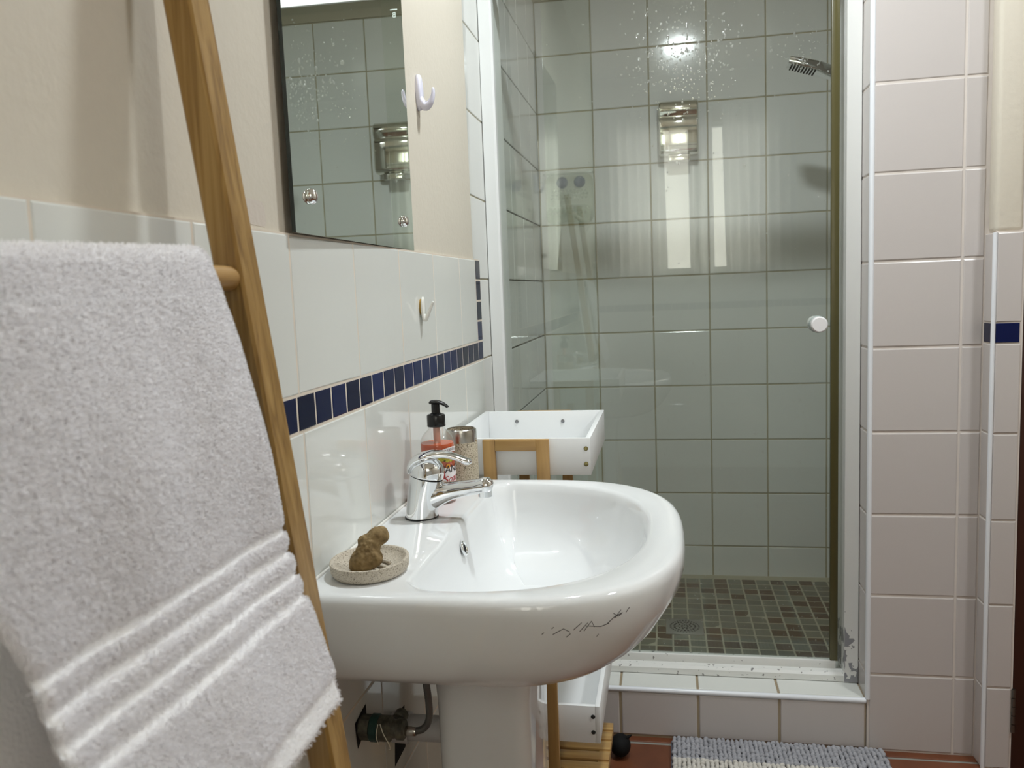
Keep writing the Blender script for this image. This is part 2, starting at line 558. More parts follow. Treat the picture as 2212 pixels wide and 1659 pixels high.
# back wall of the shower
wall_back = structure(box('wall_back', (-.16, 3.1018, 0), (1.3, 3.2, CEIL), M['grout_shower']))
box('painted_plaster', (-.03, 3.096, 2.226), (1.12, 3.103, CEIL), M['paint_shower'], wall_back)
tile_grid(wall_back, (0, 3.1, 0), X, Z, [-.020, .184, .388, .5915, .7925, .998, 1.12], ROW, .0042, M['tile_shower'])
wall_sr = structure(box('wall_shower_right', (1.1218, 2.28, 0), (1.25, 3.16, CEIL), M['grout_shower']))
tile_grid(wall_sr, (1.12, 0, 0), -Y, Z, [-3.1, -2.897, -2.6935, -2.49, -2.285], ROW, .004, M['tile_shower'])
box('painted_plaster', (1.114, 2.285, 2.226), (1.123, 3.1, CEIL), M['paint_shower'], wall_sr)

# pier to the right of the shower opening
wall_pier = structure(box('wall_right_pier', (.9093, 2.0838, 0), (1.3, 2.284, CEIL), M['grout_pier']))
tile_grid(wall_pier, (0, 2.082, 0), X, Z, [.9125, 1.1095, 1.158], ROW, .0042, M['tile_pier'], b=.003)
tile_grid(wall_pier, (.9075, 0, 0), -Y, Z, [-2.284, -2.087], ROW, .004, M['tile_pier'], b=.003)
box('painted_plaster', (.905, 2.078, 2.226), (1.3, 2.284, CEIL), M['paint'], wall_pier)
trim1 = structure(lathe('trim_1', [(.0062, .135), (.0062, 2.225)], (.9115, 2.0855, 0), M['trim'], n=20))

# return and short wall by the door
wall_right = structure(boxes('wall_right', [((1.1585, 2.0325, 0), (1.222, 2.0838, 1.271)), ((1.165, 2.040, 1.271), (1.222, 2.084, CEIL))], [M['grout_pier']]))
tile_grid(wall_right, (1.1565, 0, 0), -Y, Z, [-2.081, -2.035], [.002, .205, .4085, .612, .816, 1.0235], .004, M['tile_pier'])
tile_grid(wall_right, (1.1565, 0, 0), -Y, Z, [-2.081, -2.035], [1.0705, 1.2725], .003, M['tile_pier'])
tile_grid(wall_right, (1.1565, 0, 0), -Y, Z, [-2.079, -2.035], [1.0235, 1.0705], .003, M['blue'], name='mosaic_tile', b=.0014)
tile_grid(wall_right, (0, 2.03, 0), X, Z, [1.1635, 1.2195], [.002, .205, .4085, .612, .816, 1.0235], .004, M['tile_pier'])
tile_grid(wall_right, (0, 2.03, 0), X, Z, [1.1635, 1.2195], [1.0705, 1.2725], .003, M['tile_pier'])
tile_grid(wall_right, (0, 2.03, 0), X, Z, [1.1640, 1.2165], [1.0235, 1.0705], .003, M['blue'], name='mosaic_tile', b=.0014)
plb = bmesh.new(); add_box(plb, (1.1605, 2.036, 1.2735), (1.2205, 2.0815, CEIL), .010, 4)
bm_obj('painted_plaster', plb, M['paint'], wall_right, angle=40)
trim2 = structure(lathe('trim_2', [(.0048, .0), (.0048, 1.272)], (1.1605, 2.0335, 0), M['trim'], n=16))

# wooden door beside the pier
door = structure(box('door_1', (1.262, 2.052, .008), (2.02, 2.09, 2.04), M['door_wood'], bev=.003))
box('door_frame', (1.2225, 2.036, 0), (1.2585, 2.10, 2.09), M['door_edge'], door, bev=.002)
box('door_frame', (2.024, 2.036, 0), (2.09, 2.10, 2.09), M['door_wood'], door, bev=.002)
box('door_frame', (1.2225, 2.036, 2.045), (2.09, 2.10, 2.10), M['door_wood'], door, bev=.002)
hg = bmesh.new()
for k in range(5):
    z0 = .096 + k * .0218
    r = bmesh.ops.create_cone(hg, cap_ends=True, segments=14, radius1=.0045, radius2=.0045, depth=.0200)
    for v in r['verts']: v.co = v.co + Vector((1.2238, 2.030, z0 + .0105))
bm_obj('hinge', hg, M['hinge'], door, angle=40)
box('door_panel', (1.36, 2.046, 1.15), (1.92, 2.053, 1.90), M['door_wood'], door, bev=.006)
box('door_panel', (1.36, 2.046, .20), (1.92, 2.053, .95), M['door_wood'], door, bev=.006)

# rest of the room, behind and beside the camera
wall_r2 = structure(boxes('wall_far_right', [((2.1, -1.0, 0), (2.2, 2.2, CEIL)), ((1.222, 2.10, 2.1), (2.1, 2.2, CEIL)), ((1.222, 2.11, 0), (2.1, 2.2, 2.1))], M['paint']))
WX0, WX1, WZ0, WZ1 = .12, 1.10, 1.262, 2.19
wall_rear = structure(boxes('wall_rear', [((-.12, -1.12, 0), (WX0, -1.004, CEIL)), ((WX1, -1.12, 0), (2.2, -1.004, CEIL)),
                                          ((WX0, -1.12, 0), (WX1, -1.004, WZ0)), ((WX0, -1.12, WZ1), (WX1, -1.004, CEIL))], M['paint']))
tile_grid(wall_rear, (0, -1, 0), -X, Z, [-2.1 + .2035 * k for k in range(11)], [.012, .2165, .4195, .6225, .8235, 1.0255], .003, M['tile'])
tile_grid(wall_rear, (0, -1, 0), -X, Z, [-2.1 + .2035 * k for k in range(11)], [1.0705, 1.2615], .003, M['tile'])
tile_grid(wall_rear, (0, -1, 0), -X, Z, [-2.1 + .0525 * k for k in range(41)], [1.0255, 1.0705], .003, M['blue'], name='mosaic_tile')
win = structure(boxes('window_1', [((WX0, -1.09, WZ0), (WX0 + .03, -1.05, WZ1)), ((WX1 - .03, -1.09, WZ0), (WX1, -1.05, WZ1)),
                                   ((WX0, -1.09, WZ1 - .03), (WX1, -1.05, WZ1)), ((WX0, -1.09, WZ0), (WX1, -1.05, WZ0 + .03))], M['frame'], bev=.002))
boxes('mullion', [((.625, -1.085, WZ0), (.655, -1.055, WZ1))], M['frame'], win, bev=.002)
box('pane', (WX0 + .03, -1.072, WZ0 + .03), (WX1 - .03, -1.068, WZ1 - .03), sheet_glass('window_glass', (.95, .95, .93)), win)
ceiling = structure(box('ceiling', (-.2, -1.2, CEIL), (2.3, 3.3, CEIL + .08), M['ceiling']))

# terracotta floor
floor = structure(box('floor', (-.1, -1.1, -.08), (2.2, 2.2, -.0022), M['grout_floor']))
tile_grid(floor, (0, 0, 0), X, Y, [-.06, .238, .552, .866, 1.180, 1.494, 1.808, 2.1], [2.0545 - .314 * k for k in range(10, -1, -1)], .010, M['terracotta'], name='floor_tile', t=.008, b=.002)
tile_grid(floor, (0, 0, 0), X, Y, [-.06, .238, .552, .866, 1.180, 1.494, 1.808, 2.1], [2.0545, 2.12], .010, M['terracotta'], name='floor_tile', t=.008, b=.002)

# shower floor of small brown and grey mosaics
floor_s = structure(box('floor_shower', (-.1, 2.28, -.05), (1.15, 3.12, .0875), M['grout_mosaic']))
DR = (.415, .533, 2.542, 2.662)
cnt = 0
far = []
for j in range(16):
    for i in range(23):
        x0 = -.018 + i * .0505; y0 = 2.305 + j * .0503
        if x0 + .05 > 1.121 or y0 + .05 > 3.10: continue
        cx, cy = x0 + .025, y0 + .025
        if DR[0] + .025 < cx < DR[1] - .025 and DR[2] + .025 < cy < DR[3] - .025: continue
        mat = M['mosaic_brown'] if random.random() < .40 else M['mosaic_grey']
        if x0 > .10 and cnt < 298:
            put_tile(floor_s, 'mosaic_tile', (0, 0, .088), X, Y, x0, x0 + .0505, y0, y0 + .0503, .0042, mat, t=.004, b=.0016, tilt=.008)
            cnt += 1
        else:
            far.append((x0, y0, mat))
bm = bmesh.new()
for x0, y0, mat in far:
    add_box(bm, (x0 + .002, y0 + .002, .084), (x0 + .0485, y0 + .0483, .088), .001, 1)
o = bm_obj('mosaic_tiles', bm, M['mosaic_grey'], floor_s); o['kind'] = 'stuff'

# kerb of the shower
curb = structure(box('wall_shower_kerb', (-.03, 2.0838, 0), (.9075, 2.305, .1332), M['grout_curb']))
CX = [-.03, .0925, .2955, .4965, .6995, .9075]
tile_grid(curb, (0, 2.082, 0), X, Z, CX, [.003, .126], .0055, M['tile_pier'], b=.003)
tile_grid(curb, (0, 0, .135), X, Y, CX, [2.092, 2.30], .0055, M['tile'], t=.004)
tr3 = bmesh.new()
r = bmesh.ops.create_cone(tr3, cap_ends=True, segments=20, radius1=.0072, radius2=.0072, depth=.9375)
for v in r['verts']: v.co = Vector((.43875 + v.co.z, 2.0865 + v.co.x, .1295 + v.co.y))
trim3 = structure(bm_obj('trim_3', tr3, M['trim'], angle=40))

# ================================================================== SHOWER SCREEN
scr = thing('shower_screen', (.44, 2.22, .137), 'sliding glass shower screen in a flaking white aluminium frame', 'shower screen')
ZT = 1.985
loft('left_jamb', [[(-.0285, 2.165, z), (.001, 2.165, z), (.006, 2.170, z), (.006, 2.2, z), (.003, 2.205, z), (.003, 2.29, z), (-.0185, 2.29, z), (-.0185, 2.168, z)] for z in (.137, ZT)], M['frame'], scr, smooth=False)
loft('right_jamb', [[(.872, 2.165, z), (.906, 2.165, z), (.906, 2.29, z), (.880, 2.29, z), (.880, 2.2, z), (.872, 2.2, z)] for z in (.137, ZT)], M['frame_jamb'], scr, smooth=False)
hd = bmesh.new()
add_box(hd, (-.0185, 2.164, 1.958), (.906, 2.174, 1.995), .0015)
add_box(hd, (-.0185, 2.174, 1.981), (.906, 2.206, 1.995), .001)
bm_obj('header_rail', hd, M['frame'], scr, angle=40)
loft('threshold_rail', [[(x, 2.168, .137), (x, 2.168, .153), (x, 2.174, .160), (x, 2.196, .160), (x, 2.198, .137)] for x in (-.0185, .872)], M['rail'], scr, smooth=False)
for poly in ([(.8725, .2887), (.8735, .2861), (.8771, .2737), (.8853, .2632), (.8837, .2568), (.8944, .2572), (.8977, .2519), (.8904, .2434), (.8822, .2377), (.8797, .233), (.8756, .2347), (.8725, .2334)],
             [(.8824, .1903), (.8923, .1917), (.8907, .1834), (.8957, .1708), (.899, .1719), (.8924, .167), (.8841, .1794)],
             [(.8725, .1621), (.8759, .1644), (.881, .1537), (.876, .1479), (.8859, .1466), (.8892, .1559), (.8958, .158), (.9, .1454), (.8959, .1379), (.8827, .1381), (.8725, .1384)],
             [(.8725, .2224), (.8735, .2098), (.8748, .21), (.8738, .1971), (.8745, .1807), (.8725, .1713)]):
    mesh_obj('bare_metal_patch', [(x, 2.1648, z) for x, z in poly], [tuple(range(len(poly)))], M['bare'], scr)
gA = box('glass_panel', (.0045, 2.1865, .162), (.2575, 2.1905, 1.983), M['glass'], scr)
gB = box('glass_panel', (.130, 2.1980, .178), (.842, 2.2020, 1.983), M['glass'], scr)
box('bottom_rail', (.118, 2.193, .158), (.857, 2.212, .182), M['rail'], gB, bev=.003)
box('door_seal', (.842, 2.193, .182), (.8615, 2.206, 1.983), M['seal'], gB, bev=.002)
KX, KY, KZ = .8095, 2.200, 1.0715
lathe('knob', [(.0, -.0395), (.017, -.0395), (.0200, -.036), (.0200, -.012), (.017, -.012), (.017, -.003)], (KX, KY, KZ), M['knob'], gB, axis='Y', n=36)
lathe('knob_ring', [(.0215, -.003), (.0215, -.016), (.0195, -.0215), (.012, -.0215)], (KX, KY, KZ), M['knob_clear'], gB, axis='Y', n=36)
lathe('knob', [(.017, .003), (.017, .012), (.020, .014), (.020, .030), (.017, .033), (0, .033)], (KX, KY, KZ), M['knob'], gB, axis='Y', n=36)

def drops():
    vs, fs = [], []
    pts = []
    for i in range(430):
        pts.append((rng.normal(.50, .072), rng.normal(1.76, .072), rng.gamma(2.2, .0005) + .0010))
    for i in range(420):
        pts.append((rng.uniform(.14, .84), rng.uniform(.22, 1.93), rng.gamma(2.0, .0004) + .0006))
    for i in range(90):
        pts.append((rng.normal(.775, .035), rng.normal(1.76, .05), rng.gamma(2.2, .0004) + .0005))
    for i in range(260):
        pts.append((rng.uniform(.30, .85), rng.uniform(.18, .45), rng.gamma(2.0, .00035) + .0005))
    for (x, z, r) in pts:
        if not (.135 < x < .836): continue
        b = len(vs)
        el = rng.uniform(1, 1.5)
        for q, h in ((1.0, 0), (.8, .14), (.42, .27)):
            for k in range(8):
                a = 2 * math.pi * k / 8
                vs.append((x + q * r * math.cos(a), 2.1979 - r * h, z + q * r * el * math.sin(a)))
        vs.append((x, 2.1979 - r * .31, z))
        for k in range(8):
            j = (k + 1) % 8
            for l in (0, 8):
                fs.append((b + l + k, b + l + j, b + l + 8 + j, b + l + 8 + k))
            fs.append((b + 16 + k, b + 16 + j, b + 24))
    o = mesh_obj('water_drops', vs, fs, M['water'], gB, True)
    o['kind'] = 'stuff'
drops()

# ================================================================== BASIN
def outer(n, dx, dy, z, x0=.001):
    """D-shaped outline of the basin: straight at the wall, bulging into the room"""
    hw, xc, xl = .304 - dy, .19, .453 - dx
    yc = 1.168; p = 2.75
    a = xl - xc
    pts = []
    ns, nf, nb = 14, 68, 30
    for i in range(ns): pts.append((x0 + (xc - x0) * i / ns, yc - hw))
    for i in range(nf + 1):
        th = -math.pi / 2 + math.pi * i / nf
        c, s = math.cos(th), math.sin(th)
        pts.append((xc + a * abs(c) ** (2 / p), yc + hw * math.copysign(abs(s) ** (2 / p), s)))
    for i in range(1, ns + 1): pts.append((xc + (x0 - xc) * i / ns, yc + hw))
    for i in range(1, nb): pts.append((x0, yc + hw - 2 * hw * i / nb))
    return [(x, y, z) for x, y in pts]

def inner(n, ins, z, back=0.0, zc=0.0):
    hw, x0, xl = .2725 - ins, .118 + back, .405 - ins
    xc = .165; yc = 1.172; p = 2.4
    a = xl - xc
    ns, nf, nb = 14, 68, 30
    pts = []
    r = .03
    for i in range(ns):
        t = i / ns
        pts.append((x0 + (xc - x0) * t, yc - hw + r * (1 - t) ** 2.5))
    for i in range(nf + 1):
        th = -math.pi / 2 + math.pi * i / nf
        c, s = math.cos(th), math.sin(th)
        pts.append((xc + a * abs(c) ** (2 / p), yc + hw * math.copysign(abs(s) ** (2 / p), s)))
    for i in range(1, ns + 1):
        t = 1 - i / ns
        pts.append((x0 + (xc - x0) * t, yc + hw - r * (1 - t) ** 2.5))
    h2 = hw - r
    for i in range(1, nb): pts.append((x0, yc + h2 - 2 * h2 * i / nb))
    return [(x, y, z) for x, y in pts]

basin = thing('washbasin', (.2, 1.168, 0), 'white ceramic pedestal washbasin on the left wall', 'washbasin')
zs = [.690, .70, .71, .72, .735, .75, .77, .79, .81, .822]
dys = [.18, .12, .066, .040, .025, .0155, .0080, .0035, .0008, 0]
dxs = [.16, .12, .082, .064, .044, .030, .017, .005, 0, 0]
rings = [outer(0, a, b, z) for z, b, a in zip(zs, dys, dxs)]
rings += [outer(0, .0015, .0015, .831), outer(0, .005, .005, .8370), outer(0, .010, .010, .8395), outer(0, .016, .016, .8402)]
rings += [inner(0, -.004, .8392, -.004), inner(0, .001, .8375, .0), inner(0, .005, .833, .003), inner(0, .009, .822, .006)]
for ins, z, bk in ((.016, .79, .012), (.028, .76, .020), (.048, .735, .032), (.078, .717, .05), (.11, .707, .07), (.15, .700, .09), (.19, .697, .10)):
    rings.append(inner(0, ins, z, bk))
n = len(rings[0])
loft('bowl', rings, M['ceramic'], basin, True, True, True, angle=55)
# pedestal
pr = []
def rrect(x0, x1, y0, y1, r, z, k=5):
    pts = []
    for cx, cy, a0 in ((x1 - r, y0 + r, -90), (x1 - r, y1 - r, 0), (x0 + r, y1 - r, 90), (x0 + r, y0 + r, 180)):
        for i in range(k + 1):
            a = math.radians(a0 + 90 * i / k)
            pts.append((cx + r * math.cos(a), cy + r * math.sin(a), z))
    return pts
for z, e in ((0, .006), (.02, .004), (.06, 0), (.40, -.002), (.60, 0), (.66, .006), (.705, .018)):
    pr.append(rrect(.098 - e * .4, .234 + e, 1.072 - e, 1.266 + e, .022, z))
loft('pedestal', pr, M['ceramic'], basin, True, angle=50)
# overflow ring
def torus_rings(c, R, r, normal, n1=36, n2=10, sy=1.0):
    nn = Vector(normal).normalized()
    a = Vector((0, 1, 0)); b = nn.cross(a).normalized(); a = b.cross(nn).normalized()
    rings = []
    for i in range(n1 + 1):
        t = 2 * math.pi * i / n1
        d = a * math.cos(t) * sy + b * math.sin(t)
        rings.append([Vector(c) + d * (R + r * math.cos(2 * math.pi * k / n2)) + nn * (r * math.sin(2 * math.pi * k / n2)) for k in range(n2)])
    return rings
OC = (.1305, 1.158, .806)
loft('overflow_ring', torus_rings(OC, .0095, .0022, (1, 0, .3)), M['chrome'], basin, True, False, False)
ovn = Vector((1, 0, .3)).normalized()
ob = []
for t in (0, .0012):
    ob.append([Vector(OC) - ovn * .0015 + ovn * t + Vector((0, 1, 0)) * .0085 * math.cos(2 * math.pi * k / 24) + ovn.cross(Vector((0, 1, 0))) * .0085 * math.sin(2 * math.pi * k / 24) for k in range(24)])
loft('overflow_hole', ob, M['dark'], basin, False)  # dark disc paints the shade inside the opening
lathe('drain_plug', [(0, .0), (.021, .0), (.021, .002), (.016, .0035), (0, .004)], (.262, 1.172, .6955), M['chrome'], basin, n=32)
# silicone along the wall
tube('silicone_bead', [(.002, .868, .841), (.003, 1.0, .8415), (.003, 1.3, .8415), (.002, 1.469, .841)], .0022, M['silicone'], basin, n=8, steps=24, side=Vector((1, 0, 0)))

def scuffs():
    """thin dark scuff strokes lying on the rounded near corner of the basin"""
    vs, fs = [], []
    def surf(s, z):
        i = 14 + 68 * s
        dx = np.interp(z, zs, dxs); dy = np.interp(z, zs, dys)
        ol = outer(0, dx - .0005, dy - .0005, z)
        k = int(i); f = i - k
        a, b = Vector(ol[k]), Vector(ol[k + 1])
        return a.lerp(b, f)
    strokes = [[(.10, .800), (.115, .806), (.125, .801)], [(.13, .803), (.142, .811)], [(.14, .800), (.152, .810)], [(.147, .800), (.158, .811), (.164, .803)],
               [(.150, .806), (.175, .802), (.19, .804)], [(.185, .803), (.20, .811), (.215, .813)], [(.197, .815), (.207, .810), (.213, .812)], [(.20, .809), (.212, .817)],
               [(.085, .801), (.088, .803)], [(.098, .807), (.101, .809)], [(.12, .795), (.126, .799)], [(.17, .790), (.173, .793)], [(.222, .812), (.230, .817)]]
    for st in strokes:
        prev = None
        for k in range(len(st) - 1):
            p, q = surf(*st[k]), surf(*st[k + 1])
            d = (q - p).normalized(); nrm = Vector((p.x - .2, p.y - 1.168, .1)).normalized()
            w = d.cross(nrm).normalized() * .00035
            b = len(vs)
            vs += [p - w, p + w, q + w, q - w]
            fs.append((b, b + 1, b + 2, b + 3))
    o = mesh_obj('scuff_marks', vs, fs, M['scratch'], basin); o['kind'] = 'stuff'
scuffs()

# ------------------------------------------------------------------ mixer tap
tap = thing('mixer_tap', (.053, 1.205, .840), 'chrome single-lever mixer tap on the washbasin', 'tap')
sp = spline([(.0525, 1.205, .8405), (.0535, 1.205, .848), (.0560, 1.205, .868), (.0600, 1.205, .888), (.0635, 1.205, .9035)], 16)
rr = spline([(.0255, .0255), (.0252, .0250), (.0248, .0245), (.0248, .0250), (.0250, .0262)], 16)
loft('body', sweep_rings(sp, [tuple(r) for r in rr], 36), M['chrome'], tap, True, angle=50)
lathe('base_ring', [(.0262, 0), (.0266, .001), (.026, .0022), (.02, .0022)], (.0525, 1.205, .8403), M['black'], tap, n=36)
sp = spline([(.052, 1.205, .868), (.075, 1.205, .8755), (.098, 1.205, .8815), (.120, 1.205, .8855), (.142, 1.205, .8885), (.156, 1.205, .8905), (.163, 1.205, .8905), (.1672, 1.205, .890), (.1685, 1.205, .8897)], 34)
rr = spline([(.020, .0255), (.0185, .0205), (.0145, .0150), (.0130, .0126), (.0124, .0118), (.0130, .0130), (.0112, .0116), (.0065, .0068), (.0008, .0008)], 34)
loft('spout', sweep_rings(sp, [(max(.0005, a), max(.0005, b)) for a, b in rr], 28), M['chrome'], tap)
lathe('aerator', [(.0, -.0195), (.0096, -.0195), (.0106, -.0185), (.0106, -.006), (.009, -.004)], (.1555, 1.205, .8925), M['chrome'], tap, n=28)
# lever: domed cap that flows into a curved handle
sp = spline([(.0632, 1.205, .9032), (.0637, 1.205, .9052)], 4)
loft('cap_gap', sweep_rings(sp, [(.0238, .0248)] * 4, 36), M['dark'], tap)
sp = spline([(.0638, 1.205, .9050), (.0655, 1.205, .914), (.0668, 1.205, .923), (.0672, 1.205, .930), (.0674, 1.205, .9352), (.0675, 1.205, .9370)], 18)
rr = spline([(.0250, .0263), (.0248, .0262), (.0228, .0235), (.0165, .0165), (.0085, .0085), (.0006, .0006)], 18)
loft('lever_cap', sweep_rings(sp, [(max(.0005, a), max(.0005, b)) for a, b in rr], 36), M['chrome'], tap)
sp = spline([(.0370, 1.205, .9110), (.0410, 1.205, .9215), (.0510, 1.205, .9320), (.066, 1.205, .9375), (.084, 1.205, .9395), (.101, 1.205, .9380), (.117, 1.205, .9330), (.127, 1.205, .9285), (.1340, 1.205, .9282), (.1368, 1.205, .9288)], 40)
rr = spline([(.0100, .0035), (.0180, .0062), (.0218, .0072), (.0205, .0074), (.0160, .0062), (.0120, .0054), (.0102, .0050), (.0096, .0056), (.0074, .0044), (.0008, .0008)], 40)
loft('lever_handle', sweep_rings(sp, [(max(.0005, a), max(.0005, b)) for a, b in rr], 24), M['chrome'], tap)

# ------------------------------------------------------------------ soap dish and root
dish = thing('soap_dish', (.060, .956, .8405), 'oval speckled stone soap dish on the near end of the washbasin', 'soap dish')
def ell(ax, ay, z, n=56): return [(.0595 + ax * math.cos(2 * math.pi * i / n), .956 + ay * math.sin(2 * math.pi * i / n), z) for i in range(n)]
loft('dish_body', [ell(.042, .048, .8405), ell(.0455, .0515, .8412), ell(.0480, .0535, .845), ell(.0490, .0550, .855), ell(.0487, .0547, .8573), ell(.0465, .0525, .858),
                   ell(.0445, .0505, .8573), ell(.0430, .049, .855), ell(.036, .042, .849), ell(.022, .026, .8465)], M['stone_grey'], dish, True, angle=60)
for k, dy in enumerate((-.018, 0, .018)):
    tube('drain_rib', [(.052 + .02 - .03, .956 + dy - .006, .8488), (.066, .956 + dy, .8485), (.084, .956 + dy - .012, .8495)], .0022, M['stone_grey'], dish, n=8, steps=12)
# knobbly root, one lumpy closed mesh
bmr = bmesh.new()
bmesh.ops.create_icosphere(bmr, subdivisions=5, radius=1)
blobs = [((.0600, .936, .8618), .0158), ((.0490, .934, .8545), .0082), ((.0730, .938, .8628), .0102), ((.0655, .942, .8775), .0128), ((.0563, .945, .8845), .0052), ((.0738, .948, .8890), .0104), ((.0825, .950, .8855), .0062), ((.0805, .951, .8935), .0058)]
c0 = Vector((.066, .942, .872))
def field(p):
    return sum(math.exp(-((p - Vector(c)).length - r) / .0026) for c, r in blobs)
for v in bmr.verts:
    d = v.co.normalized()
    hi = .045
    # march from outside inward to the outermost iso crossing
    t = hi
    while t > 0 and field(c0 + d * t) < 1.0: t -= .0006
    v.co = c0 + d * max(t, .002)
bmesh.ops.smooth_vert(bmr, verts=bmr.verts, factor=.5, use_axis_x=True, use_axis_y=True, use_axis_z=True)
bmesh.ops.smooth_vert(bmr, verts=bmr.verts, factor=.5, use_axis_x=True, use_axis_y=True, use_axis_z=True)
from mathutils import noise as mnoise
for v in bmr.verts:
    d = (v.co - c0).normalized()
    v.co += d * (.0016 * mnoise.noise(v.co * 190) + .0008 * mnoise.noise(v.co * 480))
root = bm_obj('ginger_root', bmr, M['ginger'], None, True, origin=(.06, .945, .849))
tag(root, 'knobbly brown ginger-like root lying in the stone soap dish', 'root')

# ------------------------------------------------------------------ soap bottle
BC = (.0545, 1.305, .8402)
bot = thing('soap_bottle', BC, 'clear pump bottle of orange hand soap on the washbasin', 'bottle')
R0 = .0285
lathe('bottle_shell', [(.024, 0), (.027, .0015), (R0, .005), (R0, .094), (.0278, .102), (.0245, .111), (.0185, .118), (.0145, .1215), (.0135, .124), (.0135, .1262), (.0162, .127), (.0162, .1285), (.0135, .1292), (.0135, .133)], BC, M['bottle'], bot, n=48, cap1=False)
lathe('liquid', [(.022, .0015), (.0262, .003), (.0276, .006), (.0276, .094), (.0272, .0985), (.0268, .0992), (0, .0990)], BC, M['soap'], bot, n=48)
lathe('dip_tube', [(.0058, .098), (.0058, .130)], BC, M['tube'], bot, n=20)
lathe('pump_collar', [(.0148, .1265), (.0152, .1275), (.0152, .1445), (.0142, .1462), (.0100, .1475), (.0078, .149)], BC, M['black'], bot, n=40)
lathe('pump_stem', [(.0072, .147), (.0070, .163), (.0070, .164)], BC, M['black'], bot, n=28)
hx = BC[0]; hy = BC[1]; hz = BC[2]
sp = spline([(hx - .0098, hy, hz + .1650), (hx - .006, hy, hz + .1668), (hx + .004, hy, hz + .1670), (hx + .013, hy, hz + .1640), (hx + .0205, hy, hz + .1590), (hx + .0215, hy, hz + .1580)], 20)
rr = spline([(.004, .0022), (.0075, .0032), (.0075, .0032), (.0050, .0028), (.0038, .0022), (.003, .0016)], 20)
loft('pump_nozzle', sweep_rings(sp, [tuple(r) for r in rr], 18), M['black'], bot)
AC = math.radians(-20)
def cyl(s, z, e=.0003):
    a = AC + s / R0
    return (BC[0] + (R0 + e) * math.cos(a), BC[1] + (R0 + e) * math.sin(a), z)
def patch(name, f, nu, nv, mat, parent, e):
    vs, fs = [], []
    for i in range(nu + 1):
        for j in range(nv + 1):
            s, z = f(i / nu, j / nv)
            vs.append(cyl(s, z, e))
    for i in range(nu):
        for j in range(nv):
            a = i * (nv + 1) + j
            fs.append((a, a + nv + 1, a + nv + 2, a + 1))
    return mesh_obj(name, vs, fs, mat, parent, True)
RC, ZC = .067, .930 - .067
def arc(s0, s1, r0, r1):
    return lambda u, v: ((r0 + (r1 - r0) * v) * math.sin((s0 + (s1 - s0) * u) / RC), ZC + (r0 + (r1 - r0) * v) * math.cos((s0 + (s1 - s0) * u) / RC))
lab = patch('label', lambda u, v: (-.031 + .062 * u, .862 + (.901 - .862) * v - .006 * (1 - v) * (1 - (2 * u - 1) ** 2) * -1), 28, 2, M['label'], bot, .0002)
patch('label_band', arc(-.040, .040, RC - .0042, RC + .0042), 28, 1, M['label'], bot, .0005)
fr = random.Random(3)
for k in range(16):
    cs, cz = -.042 + k * .0052, .915 + fr.uniform(-.004, .003)
    ra, rb, rot = fr.uniform(.0045, .007), fr.uniform(.003, .0042), fr.uniform(-.6, .6)
    def el(u, v, cs=cs, cz=cz, ra=ra, rb=rb, rot=rot):
        a = 2 * math.pi * u
        x, y = ra * v * math.cos(a), rb * v * math.sin(a)
        return cs + x * math.cos(rot) - y * math.sin(rot), cz + x * math.sin(rot) + y * math.cos(rot)
    patch('printed_fruit', el, 18, 1, M['fruit'], bot, .00025 + k * .00001)
for k in range(4):
    cs = -.034 + k * .018
    patch('printed_leaf', lambda u, v, cs=cs: (cs + .0022 * v * math.cos(6.283 * u), .9125 + .0012 * v * math.sin(6.283 * u)), 12, 1, M['fruit_shade'], bot, .0005)
patch('printed_panel', lambda u, v: (-.030 + .014 * u, .886 + .014 * v - .004 * u), 8, 2, M['ink_red'], bot, .0004)
patch('printed_peach', lambda u, v: (-.010 + .004 * v * math.cos(6.283 * u), .903 + .004 * v * math.sin(6.283 * u)), 14, 1, M['orange_ink'], bot, .0005)

def text_mesh(txt, size):
    cu = bpy.data.curves.new('txt', 'FONT')
    cu.body = txt; cu.size = size; cu.align_x = 'CENTER'; cu.align_y = 'CENTER'
    ob = bpy.data.objects.new('txt', cu)
    COL.objects.link(ob)
    dg = bpy.context.evaluated_depsgraph_get()
    me = ob.evaluated_get(dg).to_mesh()
    vs = [tuple(v.co) for v in me.vertices]; fs = [tuple(p.vertices) for p in me.polygons]
    ob.evaluated_get(dg).to_mesh_clear()
    bpy.data.objects.remove(ob); bpy.data.curves.remove(cu)
    return vs, fs
def curved_text(name, txt, size, mat, mapping, parent):
    vs, fs = text_mesh(txt, size)
    return mesh_obj(name, [mapping(v[0], v[1]) for v in vs], fs, mat, parent)
curved_text('lettering', 'SOFT & GENTLE, PEACH', .0056, M['ink_dark'], lambda x, y: cyl((RC + y) * math.sin(x / RC), ZC + (RC + y) * math.cos(x / RC), .0008), bot)
curved_text('lettering', 'HAND', .0175, M['ink_dark'], lambda x, y: cyl(x * .95 - .004 + y * .1, .8975 + y, .0008), bot)
curved_text('lettering', 'Soap', .0165, M['ink_red'], lambda x, y: cyl(x - .002 + y * .25, .8815 + y + x * .12, .0008), bot)

# small etched mark near the top edge of the shower glass (seen reversed in the mirror)
tv, tf = text_mesh('B', .019)
mesh_obj('etched_mark', [(.2225 + x, 2.1862, 1.9205 + z) for x, z, _ in tv], tf, M['tan_mark'], gA)
mesh_obj('etched_mark', [(.2135, 2.1862, 1.9330), (.2330, 2.1862, 1.9330), (.2330, 2.1862, 1.9355), (.2135, 2.1862, 1.9355)], [(0, 1, 2, 3)], M['tan_mark'], gA)
